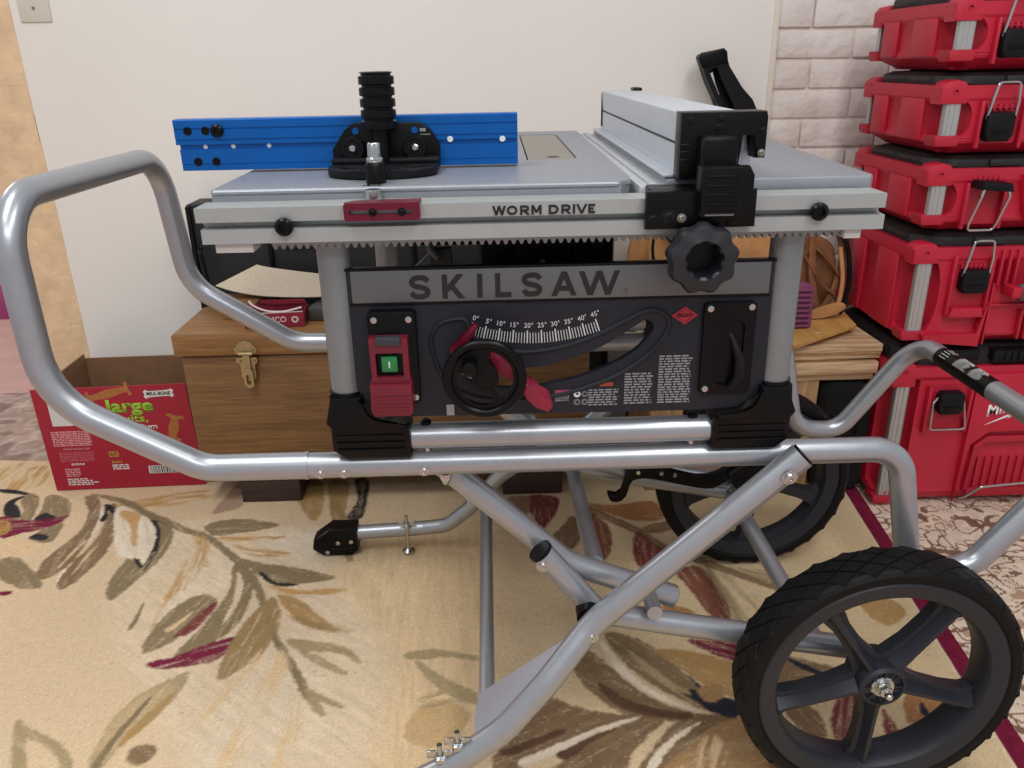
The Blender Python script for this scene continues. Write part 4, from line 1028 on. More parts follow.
B().lathe([(.0095, .9365), (.0105, .938), (.0105, .941), (.008, .943), (.0075, .9585), (.0065, .9600)], (-.1435, 1.015, 0), (0, 0, 1), 28, lambda t, h_: 1+.03*math.cos(14*t) if h_ > .942 else 1).build('lock_pin', CHROME, pin)
B().lathe([(.0105, .8992), (.0105, .9105), (.0095, .9112)], (-.1415, .9672, 0), (0, 0, 1), 24).build('bar_end', CHROME, G)

# ------------------------------------------------------------------ black arm leaning behind the saw, bench and timber
PB = thing('work_bench', (.64, 2.0, -.004), 'low wooden trestle bench under the pale planks, beside the stack of red crates', 'bench')
B().box(.36, .93, 1.82, 2.20, .300, .322, .002).build('bench_top', PLANKW, PB)
for x0, x1 in ((.716, .80), (.38, .464)):
    for y0, y1 in ((1.825, 1.865), (2.13, 2.175)):
        B().box(x0, x1, y0, y1, .0006 if y0 < 2 else -.009, .300, .003).build('leg', wood('pale_leg_wood', (186, 150, 108), (156, 120, 82), 'z', 1, .7), PB)
B().box(.38, .90, 2.14, 2.16, .06, .28, .002).build('back_board', DARKW, PB)
bg = thing('shade_filler', (.868, 1.95, .0006), 'black bag-shaped filler added for the shade under the low bench', 'shade filler')
SHADEM = mat('shade_black', (7, 7, 8), 1.0, 0, .1, 60, .2, 400)  # near-black filler, added to darken the gap under the bench
B().prism(rrect(.806, .930, .0006, .292, .03), 1.792, 2.12, bev=.015).build('main_body', SHADEM, bg)
B().tube([(.83, 1.788, .22), (.84, 1.783, .12), (.89, 1.783, .12), (.90, 1.788, .22)], .006, .04, seg=10).build('handle', SHADEM, bg)
# stacked boards, lowest first
bd = [(.36, .930, 1.800, 2.17, .322, .352, 0, 'thickest pale plank, lowest of the stack on the bench'),
      (.34, .86, 1.812, 2.15, .3525, .3585, .0, 'thin dark-edged plywood strip just above the lowest plank'),
      (.42, .934, 1.803, 2.19, .359, .371, .01, 'pale plank above the thin plywood strip in the timber stack'),
      (.38, .932, 1.808, 2.12, .3715, .378, -.012, 'thin pale board second from the top of the squared timber stack'),
      (.36, .934, 1.800, 2.16, .3785, .398, .0, 'wide pale plank forming the top of the squared timber stack')]
for x0, x1, y0, y1, z0, z1, r, lab in bd:
    M = Matrix.Translation((x0, y0, 0)) @ Matrix.Rotation(r, 4, 'Z') @ Matrix.Translation((-x0, -y0, 0))
    o = B().prism([(x0, y0), (x1, y0+.004), (x1-.012, y1), (x0, y1)], z0, z1, plane='xy', bev=.0015, M=M).build('wood_plank', PLANKW if z1-z0 > .007 else mat('aged_ply', (176, 138, 96), .8, 0, .15, 40), None)
    tag(o, lab, 'plank', 'planks stacked on the bench')
o = B().prism([(.60, 1.815), (.782, 1.812), (.79, 1.83), (.60, 1.86)], .4, .411, plane='xy', bev=.002, M=Matrix.Translation((.6, 1.8, .4)) @ Matrix.Rotation(-.06, 4, 'Y') @ Matrix.Translation((-.6, -1.8, -.398))).build('wood_offcut', PLANKW)
tag(o, 'slim tapered wooden offcut lying on top of the planks beside the purple ribbed block', 'offcut')
o = B().prism([(.60, 1.78), (.697, 1.742), (.897, 1.880), (.93, 2.12), (.80, 2.14), (.60, 2.10)], .4135, .4235, plane='xy', bev=.001).build('plywood_sheet', PLANKY)
tag(o, 'yellowish plywood offcut lying on top of the plank stack in front of the leather pouch', 'plywood')
# ribbed purple block
k = B(); k.prism([(.66, .4245), (.776, .4245), (.774, .520), (.768, .531), (.752, .537), (.66, .537)], 1.862, 1.886, bev=.003)
pb = thing('ribbed_block', (.72, 1.87, .4245), 'purple ribbed plastic block standing on the planks beside the right saw post', 'plastic block')
k.build('back_plate', MAROONP, pb)
k = B()
for i in range(8): k.box(.664, .768, 1.853, 1.866, .428+i*.013, .435+i*.013, .002)
k.build('ridges', MAROONP, pb)
# leather tool pouch
lp = thing('tool_pouch', (.64, 2.03, .424), 'tan and brown leather tool pouch heaped on the plywood and planks by the brick wall', 'tool pouch')
def lump(o2, y0, y1, m, name, par, bev=.012): return B().prism(smooth_loop(o2, 3), y0, y1, bev=bev).build(name, m, par)
lump([(.36, .47), (.40, .45), (.62, .445), (.80, .45), (.84, .50), (.835, .60), (.80, .66), (.70, .68), (.55, .67), (.42, .68), (.36, .62)], 2.06, 2.10, LEATHER, 'main_body', lp)
lump([(.40, .60), (.41, .51), (.45, .475), (.49, .50), (.51, .55), (.50, .62), (.44, .66)], 2.02, 2.07, LEATHER, 'front_pocket', lp)
lump([(.58, .60), (.58, .50), (.63, .46), (.73, .47), (.75, .54), (.73, .63), (.65, .66)], 2.02, 2.07, LEATHER, 'front_pocket', lp)
lump([(.785, .55), (.79, .45), (.83, .428), (.866, .46), (.872, .54), (.86, .60), (.81, .62)], 1.985, 2.05, LEATHERD, 'side_pocket', lp)
for P_, r_ in (([(.80, 1.975, .63), (.806, 1.965, .52), (.83, 1.955, .44), (.87, 1.97, .50), (.885, 1.99, .58), (.87, 2.0, .64)], .009), ([(.79, 1.99, .62), (.84, 1.965, .57), (.875, 1.97, .53)], .010), ([(.785, 1.98, .58), (.83, 1.955, .51), (.868, 1.965, .48)], .008)):
    B().tube([tuple(q) for q in smooth_loop(P_, 5, False)], r_, seg=10, flat=.4).build('strap', LEATHERD, lp)
B().tube(smooth_loop([(.82, 1.98, .65), (.878, 1.972, .62), (.902, 1.968, .53), (.898, 1.965, .46), (.885, 1.955, .430)], 5, False), .006, seg=10).build('cord', BLACKM, lp)
B().tube(smooth_loop([(.868, 1.965, .60), (.88, 1.955, .52), (.872, 1.945, .455), (.85, 1.935, .432)], 5, False), .0055, seg=10).build('strap', LEATHER, lp)
B().prism(smooth_loop([(.775, .432), (.80, .427), (.85, .432), (.885, .452), (.875, .466), (.84, .460), (.80, .446)], 3), 1.925, 1.935, bev=.002).build('flap', LEATHER, lp)
B().tube(smooth_loop([(.405, 2.0, .64), (.40, 1.99, .60), (.408, 1.985, .555), (.43, 1.99, .54)], 5, False), .004, seg=10).build('strap', BLACKM, lp)
B().prism([(.41, .66), (.425, .66), (.525, .54), (.505, .535)], 2.0, 2.012, bev=.002).build('strap', BLACKM, lp)
B().prism([(.545, .567), (.575, .592), (.605, .598), (.615, .582), (.62, .558), (.56, .548)], 1.985, 2.015, bev=.004).build('buckle', BLACKM, lp)
B().box(.57, .597, 1.983, 1.987, .5745, .5785, 0, Matrix.Translation((.58, 0, .576)) @ Matrix.Rotation(-.5, 4, 'Y') @ Matrix.Translation((-.58, 0, -.576))).build('buckle_bar', CHROME, lp)
# black slotted arm
ba = thing('slotted_tool', (.64, 2.18, .40), 'black plastic tool with a slotted upright arm leaning on the wall behind the rip fence', 'tool')
B().prism([(.529, 1.046), (.533, 1.054), (.586, 1.064), (.594, 1.056), (.606, 1.025), (.642, .975), (.672, .945), (.694, .903), (.712, .862), (.69, .60), (.64, .405), (.59, .405), (.61, .60), (.625, .80), (.615, .86), (.588, .925), (.555, .985)], 2.155, 2.20, [[(.553, 1.018), (.574, 1.024), (.586, .998), (.625, .93), (.642, .862), (.63, .862), (.600, .925), (.578, .97)]]).build('arm_shell', BLACKM, ba)
B().prism([(.545, 1.03), (.58, 1.035), (.66, .90), (.66, .85), (.61, .87), (.56, .98)], 2.185, 2.198).build('arm_back', BLACK, ba)
B().prism([(.558, 1.008), (.567, 1.012), (.575, .985), (.588, .958), (.580, .952), (.568, .972)], 2.165, 2.19, bev=.001).build('metal_rod', mat('pale_metal', (206, 206, 204), .4), ba)
B().prism([(.524, 1.046), (.531, 1.058), (.587, 1.068), (.596, 1.060), (.60, 1.035), (.534, 1.022)], 2.148, 2.16, bev=.003).build('arm_cap', BLACK, ba)
# ------------------------------------------------------------------ wooden chest on blocks
CH = thing('wooden_chest', (-.27, 1.93, .062), 'brown wood-grain tool chest with a brass hasp, standing on dark blocks behind the saw', 'chest')
B().box(-.757, .225, 1.822, 2.045, .062, .403, .004).build('chest_body', CHESTW, CH)
ld = B().box(-.770, .237, 1.812, 2.055, .407, .462, .005).build('chest_lid', CHESTL, CH)
B().box(-.755, .223, 1.825, 2.04, .402, .408).build('seam', DARKW, CH)
hs = B().prism([(-.603, .409), (-.582, .409), (-.574, .415), (-.570, .425), (-.577, .431), (-.583, .441), (-.597, .446), (-.611, .441), (-.617, .431), (-.625, .425), (-.622, .415), (-.613, .409)], 1.8092, 1.813).build('hasp_plate', BRASS, ld)
B().prism([(-.622, .403), (-.575, .403), (-.573, .392), (-.581, .384), (-.581, .352), (-.589, .342), (-.607, .342), (-.615, .352), (-.615, .384), (-.624, .392)], 1.8105, 1.8225).build('catch_plate', BRASS, CH)
B().prism(rrect(-.609, -.586, .328, .378, .0105), 1.802, 1.8085, [rrect(-.603, -.592, .337, .362, .0045)[::-1]]).build('hasp', BRASS, CH)
B().tube([(-.614, 1.805, .414), (-.581, 1.805, .414)], .0048, seg=10).build('hinge_pin', BRASS, CH)
B().prism([(-.606, .411), (-.589, .411), (-.590, .374), (-.606, .374)], 1.8045, 1.8085).build('strap', BRASS, CH)
for x, z in ((-.616, .424), (-.579, .425), (-.615, .394), (-.581, .394)): B().lathe([(.003, 0), (.002, .0015)], (x, 1.8095, z), (0, -1, 0), 10).build('screw', STEEL, CH)
for x0, x1, lab in ((-.668, -.516, 'dark brown wooden block under the latch end of the wooden chest'), (.005, .16, 'dark brown wooden block under the chest end beneath the saw')):
    o = B().box(x0, x1, 1.824, 2.0, .0008, .0615, .002).build('wood_block', DARKW); tag(o, lab, 'block', 'blocks under the wooden chest')
# nail carton, torn open
nc = thing('nail_carton', (-.53, 1.9, .463), 'small torn-open red nail carton lying on the lid of the wooden chest', 'carton')
R_ = Matrix.Translation((-.522, 1.897, .463)) @ Matrix.Rotation(.09, 4, 'Z')
CR = mat('crimson_card', (140, 26, 50), .6, 0, .08, 30); CW = mat('white_card_edge', (220, 206, 204), .7); CI = mat('dark_card_inside', (86, 64, 52), .8)
B().box(-.075, .055, -.0455, -.044, 0, .036, M=R_).build('front_wall', CR, nc)
B().box(-.075, .055, .034, .0355, 0, .036, M=R_).build('back_wall', CR, nc)
B().box(-.0765, -.075, -.0455, .0355, 0, .036, M=R_).build('side_wall', CR, nc)
B().box(.055, .0565, -.0455, .0355, 0, .034, M=R_).build('side_wall', CR, nc)
B().box(-.075, .055, -.044, .034, 0, .0015, M=R_).build('carton_base', CI, nc)
B().box(-.07, .05, -.035, .03, .0015, .02, .002, M=R_).build('nail_strips', mat('grey_nails', (70, 68, 64), .5, .5, .3, 120), nc)
fl = B(); fl.grid_sweep([[R_ @ Vector((x, -.045+d, .036+.002*i)) for x, d in ((-.075, 0), (.055, 0), (.055, .0015), (-.075, .0015))] for i, (dd) in enumerate((0, 1))]); fl.build('torn_edge', CW, nc)
B().tube([R_ @ Vector(v) for v in smooth_loop([(-.072, -.02, .062), (-.06, -.03, .052), (-.03, -.036, .040), (.01, -.04, .038), (.053, -.042, .047)], 4, False)], .003, seg=8, flat=.5).build('torn_flap', CW, nc)
B().prism([(-.085, .0), (-.06, .005), (-.066, .058), (-.09, .066)], -.043, -.040, M=R_).build('torn_flap', CR, nc)
B().prism([(-.03, .036), (.055, .036), (.05, .046), (-.055, .048), (-.06, .042)], .030, .034, M=R_).build('torn_flap', CR, nc)
text('lettering', 'SENCO', -.045, -.0457, .012, .014, mat('pale_pink_print', (226, 190, 196), .6), nc, width=.06, bold=.03, M=R_)
B().prism(circ(.035, .0185, .0085, 18), -.0462, -.0457, [circ(.035, .0185, .0045, 10)[::-1]], M=R_).build('round_mark', CW, nc)
# curved beige sheet
sh = B(); N_ = 14
front = smooth_loop([(-.70, 1.97, .538), (-.655, 1.965, .524), (-.589, 1.955, .514), (-.52, 1.95, .510), (-.44, 1.945, .510), (-.36, 1.94, .515)], 4, False)
back = [(-.70+(.088)*min(1, i/5), 1.9702+.07*min(1, i/5)+.0, .538+.034*min(1, i/5)) if i <= 5 else (-.612+(i-5)/15*.252, 2.04, .572-.040*((i-5)/15)**.8) for i in range(21)]
top = [Vector(a) for a in front]; bot = [Vector(b) for b in back]; up = Vector((0, 0, .0018))
rows = []
for k_ in range(2):
    rows.append([(p+up*k_) for p in top]+[(q+up*k_) for q in bot[::-1]])
bm_ = sh.bm; n_ = len(top)
V = [[bm_.verts.new(p) for p in r] for r in rows]
for k_ in range(2):
    for i in range(n_-1): bm_.faces.new((V[k_][i], V[k_][i+1], V[k_][2*n_-2-i], V[k_][2*n_-1-i]))
for i in range(2*n_): bm_.faces.new((V[0][i], V[0][(i+1) % (2*n_)], V[1][(i+1) % (2*n_)], V[1][i]))
o = sh.build('sanding_sheet', mat('beige_abrasive', (194, 180, 160), .9, 0, .14, 260, .2, 600)); tag(o, 'curled beige sanding sheet resting over the red nail carton on the chest', 'sheet')
o = B().prism([(-.68, 1.93), (-.595, 1.93), (-.59, 2.03), (-.69, 2.02)], .463, .503, plane='xy', bev=.002).build('wood_scrap', CHESTL); tag(o, 'small tan wooden block on the chest beside the red nail carton', 'wood block')
o = B().prism([(-.46, 1.90), (-.36, 1.885), (-.36, 2.03), (-.44, 2.04)], .463, .497, plane='xy', bev=.004).build('tin_box', mat('dull_grey_tin', (92, 90, 88), .5, .5, .1, 60)); tag(o, 'low dull grey tin under the sanding sheet, beside the nail carton', 'tin')
# ------------------------------------------------------------------ flat black case against the wall
bc = thing('storage_case', (-.25, 2.16, -.012), 'tall flat black storage case standing against the cream wall behind the chest', 'case')
B().box(-.802, .315, 2.125, 2.235, -.012, .716, .006).build('case_shell', mat('black_case_vinyl', (18, 18, 21), .55, 0, .15, 30, .15, 200), bc)
b = B()
for x in (-.800, -.60, -.41, -.22, -.03, .16, .30): b.box(x, x+.012, 2.115, 2.13, .0, .712, .003)
b.build('stiffener', BLACK, bc)
B().box(-.56, -.39, 2.112, 2.127, .60, .69, .004).build('label_panel', mat('smoke_grey_panel', (66, 62, 62), .5), bc)
B().tube([(-.775, 2.112, .60), (-.772, 2.095, .60), (-.762, 2.095, .49), (-.765, 2.112, .485)], .006, .012, seg=10).build('carry_handle', BLACKM, bc)
# ------------------------------------------------------------------ red printed cardboard box
cb = thing('cardboard_box', (-1.0, 2.0, 0), 'open red dog biscuit cardboard box on the rug beside the wooden chest', 'cardboard box')
x0, x1, y0, y1, zt = -1.190, -.797, 1.915, 2.215, .294
BR = Matrix.Translation((x0, y0, 0)) @ Matrix.Rotation(.03, 4, 'Z') @ Matrix.Translation((-x0, -y0, 0)) @ Matrix.Translation((0, 0, .001))
front = B().prism([(x0, 0), (x1, 0), (x1-.006, zt), (x0-.003, zt-.003)], y0, y0+.004, M=BR).build('front_wall', BOXRED, cb)
B().prism([(x0, .004), (x1, .004), (x1-.006, zt-.001), (x0-.002, zt-.004)], y0+.004, y0+.006, M=BR).build('front_lining', CARD, cb)
B().prism([(x0, 0), (x1, 0), (x1, zt-.025), (x0, zt-.025)], y1-.005, y1, M=BR).build('back_wall', CARD, cb)
B().box(x0, x0+.005, y0+.004, y1-.005, 0, zt-.012, M=BR).build('side_wall', CARD, cb)
B().box(x1-.005, x1, y0+.004, y1-.005, 0, zt-.012, M=BR).build('side_wall', CARD, cb)
B().box(x0+.004, x1-.004, y0+.004, y1-.005, .001, .006, M=BR).build('box_base', CARD, cb)
yp = y0-.0002
text('lettering', 'large', -1.012, yp, .222, .0345, LIME, cb, width=.118, bold=.03, M=BR)
text('lettering', 'biscuits,', -1.035, yp, .192, .021, LIME, cb, width=.122, bold=.02, M=BR)
text('lettering', 'medium', -.975, yp, .170, .015, WHITEP, cb, width=.082, bold=.02, M=BR)
B().prism([(-.910+a*.0, 0) for a in ()] or smooth_loop([(-.912, .262), (-.906, .256), (-.898, .260), (-.85, .262), (-.842, .258), (-.836, .264), (-.839, .27), (-.836, .277), (-.842, .283), (-.85, .279), (-.898, .277), (-.906, .281), (-.912, .275), (-.909, .2685)], 3), yp-.0004, yp, M=BR).build('bone_emblem', WHITEP, cb)
text('lettering', 'MILK-BONE', -.904, yp-.0004, .265, .0095, BLACKP, cb, width=.060, bold=.02, M=BR)
def bone(px, pz, L, ang, w=.011):
    ca, sa = math.cos(ang), math.sin(ang)
    P_ = [(-L/2, w*.5), (-L/2-.004, w*1.25), (-L/2-.013, w*1.0), (-L/2-.010, 0), (-L/2-.013, -w*1.0), (-L/2-.004, -w*1.25), (-L/2, -w*.5), (0, -w*.75), (L/2, -w*.5), (L/2+.004, -w*1.25), (L/2+.013, -w*1.0), (L/2+.010, 0), (L/2+.013, w*1.0), (L/2+.004, w*1.25), (L/2, w*.5), (0, w*.75)]
    o = B().prism(smooth_loop([(px+a*ca-b_*sa, pz+a*sa+b_*ca) for a, b_ in P_], 3), yp-.0005, yp, M=BR).build('biscuit_picture', BISCUIT, cb)
bone(-1.000, .274, .088, .24, .0155); bone(-.852, .172, .05, 1.3, .0185)
B().box(-1.158, -1.105, yp-.0003, yp, .188, .285, M=BR).build('white_panel', mat('white_card_panel', (206, 204, 204), .6), cb)
greek('small_print', -1.168, -1.068, .130, .1745, 9, yp, mat('pale_red_print', (214, 150, 160), .6), cb, fill=.6, ragged=.02, M=BR)
text('lettering', 'FEEDING INSTRUCTIONS', -1.145, yp, .1185, .005, mat('pale_red_print', (214, 150, 160), .6), cb, width=.068, M=BR)
greek('small_print', -1.16, -1.068, .085, .114, 6, yp, mat('dim_red_print', (190, 96, 112), .6), cb, fill=.5, ragged=.08, M=BR)
greek('small_print', -1.135, -1.098, .0735, .080, 2, yp, WHITEP, cb, M=BR)
greek('small_print', -1.155, -1.115, .040, .066, 5, yp, mat('pale_red_print', (214, 150, 160), .6), cb, M=BR)
greek('small_print', -1.155, -1.06, .014, .036, 4, yp, WHITEP, cb, ragged=.5, M=BR)
greek('small_print', -1.033, -1.005, .094, .112, 3, yp, mat('olive_print', (170, 150, 60), .6), cb, M=BR)
greek('small_print', -1.03, -1.0, .075, .083, 2, yp, mat('olive_print', (170, 150, 60), .6), cb, M=BR)
greek('small_print', -1.03, -.985, .056, .073, 3, yp, WHITEP, cb, M=BR)
B().box(-.938, -.803, yp-.0003, yp, .040, .063, M=BR).build('barcode_ground', WHITEP, cb)
b = B(); x = -.934; rnd = random.Random(4)
while x < -.806:
    w_ = rnd.choice((.0012, .0018, .003)); b.box(x, x+w_, yp-.0006, yp-.0002, .041, .062, M=BR); x += w_+rnd.choice((.0014, .002, .003))
b.build('barcode', BLACKP, cb, smooth=False)

# ------------------------------------------------------------------ stack of red tool crates
def crate(z0, zb, z1, x0, yF, label, kind, dx=0.):
    """plan: x0.. x1, front face at yF; posts of aluminium at the corners between red knuckles, black lid"""
    x1 = x0+.56; yB = yF+(.368 if z0 > .6 else .41)
    lidh = z1-zb                                            # zb = top of the red body
    K = thing('tool_crate', ((x0+x1)/2, (yF+yB)/2, z0), label, 'tool crate', 'red tool crates stacked by the brick wall')
    c = .052                                                # corner cut for the posts
    def oct_(i, cc): return [(x0+i+cc, yF+i), (x1-i-cc, yF+i), (x1-i, yF+i+cc), (x1-i, yB-i-cc), (x1-i-cc, yB-i), (x0+i+cc, yB-i), (x0+i, yB-i-cc), (x0+i, yF+i+cc)]
    def body(pl): return [Vector((a, b_, z)) for a, b_ in pl[0] for z in (pl[1],)]
    t = .02 if kind != 'base' else .008
    sx = .030 if kind != 'base' else .012                   # tuck-in of the underside
    def ringp(i, cc, z):
        P_ = []
        q = [(x0+i, yF+i), (x1-i, yF+i), (x1-i, yB-i), (x0+i, yB-i)]
        # concave rounded scoops at each corner
        for (cx, cy), (ux, uy), (wx, wy) in ((q[0], (0, 1), (1, 0)), (q[1], (-1, 0), (0, 1)), (q[2], (0, -1), (-1, 0)), (q[3], (1, 0), (0, -1))):
            for k_ in range(7):
                a = math.pi/2*k_/6
                d1, d2 = cc*math.cos(a), cc*math.sin(a)
                P_.append((cx+ux*d1+wx*d2, cy+uy*d1+wy*d2))
        return [Vector((a, b_, z)) for a, b_ in P_]
    foot = .022
    bd_ = B()
    rings = [ringp(sx+.01, .02, z0), ringp(sx, .03, z0+.006), ringp(.002, .02, z0+foot+.002), ringp(.0, .02, z0+foot+.008), ringp(.004, c+.012, z0+foot+.018), ringp(.002, c+.012, zb-.034), ringp(-.003, .03, zb-.027), ringp(-.005, .016, zb-.023), ringp(-.003, .014, zb)]
    bd_.grid_sweep(rings)
    # raised pads on the side leave a sunken panel between them
    if kind != 'base':
        for xs, s_ in ((x0, -1), (x1, 1)):
            for ya, yb_ in ((yF+.066, yF+.165), (yF+.235, yF+.305)):
                bd_.box(min(xs-.004, xs+s_*.006), max(xs+.004, xs+s_*.0035), ya, yb_, z0+foot+.004, zb-.027, .003)
    # the finger scoop beside each front post: its edge runs in an arc
    za_, zz_ = (z0+foot+.016, zb-.030) if kind != 'base' else (z0+.03, zb-.045)
    for ix, cx in ((1, x0), (-1, x1)):
        if kind == 'base': continue
        hz = (zz_-za_)/2; arc_ = [(cx+ix*(.046+.022*math.cos(t_)), (za_+zz_)/2+hz*math.sin(t_)) for t_ in [math.radians(a_) for a_ in range(-90, 91, 15)]]
        bd_.prism([(cx+ix*.085, za_-.004), (cx+ix*.046, za_-.004)]+arc_+[(cx+ix*.046, zz_+.004), (cx+ix*.085, zz_+.004)], yF-.0005, yF+.012)
    body_o = bd_.build('crate_body', CRATE, K)
    # knuckles and posts
    for ix, cx in ((1, x0), (-1, x1)):
        for iy, cy in ((1, yF), (-1, yB)):
            if kind == 'base' and iy < 0: pass
            xa, xb = sorted((cx-ix*.004, cx+ix*.052)); ya, yb_ = sorted((cy-iy*.004, cy+iy*.045))
            kh = .036 if kind != 'base' else .05
            kn = B().prism([(xa, zb-kh), (xb, zb-kh), (xb, zb-.004), (xb-.010, zb+.008), ((xa+xb)/2, zb+.012), (xa+.010, zb+.008), (xa, zb-.004)], ya, yb_, bev=.004).build('knuckle', CRATE, body_o)
            if iy > 0: B().lathe([(.006, 0), (.0065, .0015), (.004, .0015), (.0035, -.001), (.0004, -.001)], ((xa+xb)/2, ya, zb-.012), (0, -1, 0), 14).build('rivet', CRATED, kn)
            zk0 = z0+foot-.004 if kind != 'base' else z0
            B().prism([(xa+.004, zk0), (xb-.006, zk0), (xb-.002, zk0+.010), (xb-.002, zk0+.022), (xa, zk0+.022), (xa, zk0+.010)], ya, yb_, bev=.003).build('knuckle', CRATED, body_o)
            xp0, xp1 = sorted((cx+ix*.010, cx+ix*.043)); yp0, yp1 = sorted((cy+iy*.0, cy+iy*.014))
            z_a, z_b = zk0+.022, zb-kh+.002
            ps = B()
            prof = [(xp0, yp0+.002), (xp0+.002, yp0)]
            for k_ in range(3):
                u0 = xp0+(xp1-xp0)*(k_+.18)/3; u1 = xp0+(xp1-xp0)*(k_+.82)/3
                prof += [(u0, yp0), (u0+.001, yp0+.0015 if iy > 0 else yp0), (u1-.001, yp0+.0015 if iy > 0 else yp0), (u1, yp0)]
            prof += [(xp1-.002, yp0), (xp1, yp0+.002), (xp1, yp1), (xp0, yp1)]
            ps.prism(prof, z_a, z_b, plane='xy')
            ps.build('corner_post', POST, body_o)
    # lid
    ld_ = B()
    def oc(i, cc, z): return [Vector((a, b_, z)) for a, b_ in oct_(i, cc)]
    ld_.grid_sweep([oc(.012, .05, zb-.002), oc(.010, .05, zb+.004), oc(.012, .05, zb+lidh*.62), oc(.024, .055, zb+lidh*.86), oc(.05, .05, zb+lidh*.88), oc(.055, .05, zb+lidh*1.0)])
    lid_o = ld_.build('lid', LID, K)
    for ya, yb_ in ((yF+.075, yF+.165), (yF+.185, yF+.30)):
        B().box(x0+.008, x0+.03, ya, yb_, zb+.003, zb+lidh*.6, .005).build('lid_rib', LID, lid_o)
    for xa, xb in ((x0+.13, x0+.2), (x0+.36, x0+.43)):
        B().box(xa, xb, yF+.004, yF+.03, zb+.002, zb+lidh*.66, .004).build('lid_rib', LID, lid_o)
    return K, body_o, lid_o, zb, x1
def bail(pts, par, r=.0028): return B().tube(pts, r, .008, seg=10).build('wire_bail', CHROME, par)
CZ = [(-.0035, .362, .412), (.4125, .646, .6785), (.679, .817, .8445), (.845, .984, 1.0125), (1.013, 1.142, 1.175)]
CL = ['tallest red crate at the bottom of the stack, with white script lettering on its front',
      'deep red crate second from the floor, with a grey ribbed grip on its front',
      'red crate third from the floor whose black latch flap is lifted open',
      'red crate fourth from the floor, its wire latch closed over the black lid',
      'topmost red crate of the stack, cut by the upper edge of the photo']
crates = []
for i, (z0, zb_, z1) in enumerate(CZ):
    crates.append(crate(z0, zb_, z1, .938, 1.735, CL[i], 'base' if i == 0 else 'box'))
YFc = 1.735
def latch(par, xa, zb, zt, hook, wire_up):
    """black over-centre latch with a wire bail hooked on the lid"""
    l = B().prism([(xa, zb+.012), (xa+.008, zb), (xa+.052, zb), (xa+.06, zb+.012), (xa+.06, zt-.008), (xa+.052, zt), (xa+.008, zt), (xa, zt-.008)], YFc-.026, YFc+.002, bev=.005).build('latch', BLACKM, par)
    B().box(xa+.012, xa+.048, YFc-.0285, YFc-.024, zb+.016, zb+.022, .002).build('latch_rib', BLACK, l)
    if hook:
        bail([(xa+.002, YFc-.016, zt-.014), (xa+.006, YFc-.020, zt+.022), (xa+.012, YFc-.022, wire_up), (xa+.055, YFc-.022, wire_up), (xa+.060, YFc-.020, zt+.022), (xa+.060, YFc-.016, zt-.014)], l)
    return l
def recess(par, xa, xb, za, zb):
    B().prism(rrect(xa, xb, za, zb, .006), YFc-.001, YFc+.004).build('latch_recess', CRATED, par)
    for u in (xa-.008, xb): B().box(u, u+.008, YFc-.014, YFc+.002, za-.01, zb, .004).build('latch_guard', CRATE, par)
def comb(par, xa, xb, z):
    b = B()
    for k_ in range(6): b.box(xa+(xb-xa)*k_/5-.003, xa+(xb-xa)*k_/5+.003, YFc-.008, YFc+.002, z-.006, z+.006, .001)
    b.box(xa, xb, YFc-.006, YFc+.002, z-.0015, z+.0015)
    b.build('hinge_comb', CRATE, par)
# top crate
K, bo, lo, zb, xE = crates[4]
recess(bo, 1.026, 1.108, 1.034, 1.112); comb(bo, 1.036, 1.098, 1.097); latch(bo, 1.028, 1.036, 1.090, True, 1.150)
B().box(1.135, 1.42, YFc-.012, YFc+.004, 1.022, 1.11, .006).build('front_panel', CRATE, bo)
# fourth
K, bo, lo, zb, xE = crates[3]
recess(bo, 1.024, 1.106, .868, .955); comb(bo, 1.034, 1.096, .941); latch(bo, 1.027, .874, .932, True, .990)
B().box(1.14, 1.42, YFc-.012, YFc+.004, .860, .955, .006).build('front_panel', CRATE, bo)
# third: flap lifted, bail hanging
K, bo, lo, zb, xE = crates[2]
recess(bo, 1.026, 1.100, .698, .788); comb(bo, 1.034, 1.09, .796)
fl_ = B().prism([(1.028, .778), (1.032, .795), (1.094, .790), (1.100, .772)], YFc-.05, YFc-.002, bev=.004, M=None).build('latch', BLACKM, bo)
bail([(1.036, YFc-.046, .778), (1.032, YFc-.048, .764), (1.022, YFc-.036, .704), (1.024, YFc-.032, .690), (1.078, YFc-.032, .690), (1.082, YFc-.036, .704), (1.092, YFc-.048, .764), (1.09, YFc-.046, .774)], fl_)
B().prism([(1.135, .803), (1.165, .803), (1.19, .705), (1.16, .705)], YFc-.016, YFc+.004, bev=.004).build('handle_arm', mat('bright_crate_red', (214, 30, 54), .45), bo)
B().box(1.20, 1.42, YFc-.012, YFc+.004, .700, .80, .006).build('front_panel', CRATE, bo)
# second from the floor: deep
K, bo, lo, zb, xE = crates[1]
recess(bo, 1.030, 1.108, .500, .63); comb(bo, 1.045, 1.095, .604); latch(bo, 1.042, .545, .598, True, .664)
B().prism([(1.028, .487), (1.108, .487), (1.102, .51), (1.034, .51)], YFc-.02, YFc+.002, bev=.004).build('latch_lip', CRATE, bo)
B().prism([(.975, .448), (.985, .428), (1.112, .415), (1.118, .52), (1.112, .5225), (1.105, .445)], YFc-.016, YFc+.004, bev=.004).build('front_skirt', CRATE, bo)
b = B()
for x in (1.128, 1.146, 1.164): b.box(x, x+.006, YFc-.012, YFc+.002, .56, .64, .002)
for x in (1.20, 1.215, 1.23): b.box(x, x+.006, YFc-.012, YFc+.002, .43, .50, .002)
b.box(1.122, 1.40, YFc-.006, YFc+.002, .508, .514, .002); b.box(1.120, 1.124, YFc-.014, YFc+.002, .42, .565, .001)
b.build('front_ribs', CRATE, bo)
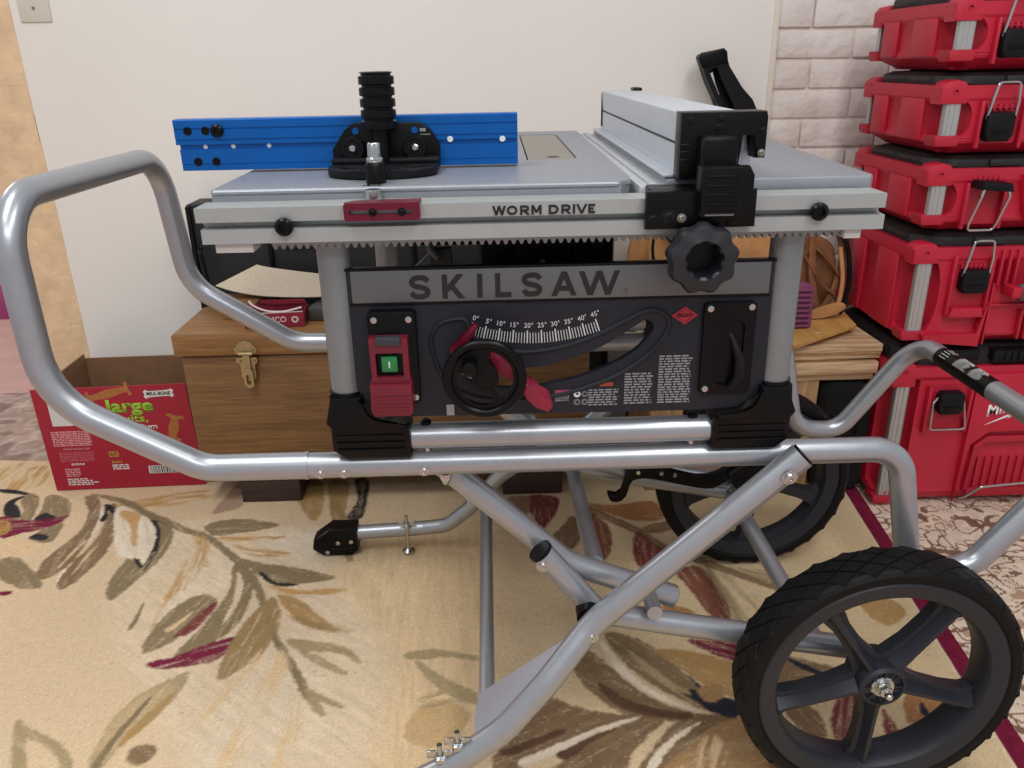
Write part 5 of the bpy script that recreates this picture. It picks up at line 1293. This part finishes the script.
g = B(); x = 1.17; pr = []
while x < 1.36:
    pr += [(.016, x), (.0185, x+.001), (.0185, x+.006), (.016, x+.007)]; x += .009
g.lathe(pr, (0, YFc-.030, .547), (1, 0, 0), 20); hn = g.build('grip', GRIP, bo)
B().box(1.148, 1.172, YFc-.045, YFc+.004, .536, .562, .006).build('grip_arm', CRATE, bo)
B().box(1.358, 1.382, YFc-.045, YFc+.004, .536, .562, .006).build('grip_arm', CRATE, bo)
# bottom crate
K, bo, lo, zb, xE = crates[0]
recess(bo, 1.030, 1.122, .205, .315)
l = latch(bo, 1.045, .247, .303, False, 0)
bail([(1.050, YFc-.010, .29), (1.034, YFc-.016, .275), (1.036, YFc-.018, .206), (1.122, YFc-.018, .206), (1.108, YFc-.016, .275), (1.100, YFc-.01, .29)], l)
pl_ = B().prism([(1.135, -.002), (1.145, .16), (1.185, .196), (1.46, .196), (1.46, .345), (1.135, .345)], YFc-.012, YFc+.004, bev=.003).build('front_panel', CRATE, bo)
B().prism([(1.19, .18), (1.46, .18), (1.46, .166), (1.185, .166), (1.17, .15), (1.165, .03), (1.155, .03), (1.16, .155)], YFc-.010, YFc+.004, bev=.003).build('recess_rim', CRATED, bo)
b = B()
for i in range(14): b.box(1.18+i*.02, 1.184+i*.02, YFc-.004, YFc+.002, .035, .12, .001)
b.box(1.165, 1.46, YFc-.008, YFc+.002, .012, .036, .003)
b.build('front_ribs', CRATED, bo)
bail([(1.150, YFc-.005, .006), (1.158, YFc-.02, .02), (1.186, YFc-.03, .052), (1.29, YFc-.03, .060), (1.335, YFc-.02, .03), (1.345, YFc-.005, .006)], bo, .0035)
M = Matrix.Translation((1.172, YFc-.0122, .233)) @ Matrix.Rotation(-.21, 4, 'Y')
text('lettering', 'Milwaukee', 0, 0, 0, .030, mat('white_logo', (236, 236, 236), .5), pl_, width=.165, bold=.02, shear=.25, M=M)
B().prism([(-.006, -.020), (.055, -.004), (.048, -.010), (.072, -.004), (.05, -.016), (.056, -.010)], -.0008, .0, M=M).build('logo_bolt', mat('white_logo', (236, 236, 236), .5), pl_)
b = B()
b.box(1.02, 1.13, YFc-.006, YFc+.03, .375, .405, .004); b.box(1.16, 1.46, YFc-.010, YFc+.03, .372, .402, .005)
for i in range(7): b.box(1.185+i*.016, 1.193+i*.016, YFc-.014, YFc+.01, .378, .400, .002)
b.build('lid_grip', BLACKM, lo)
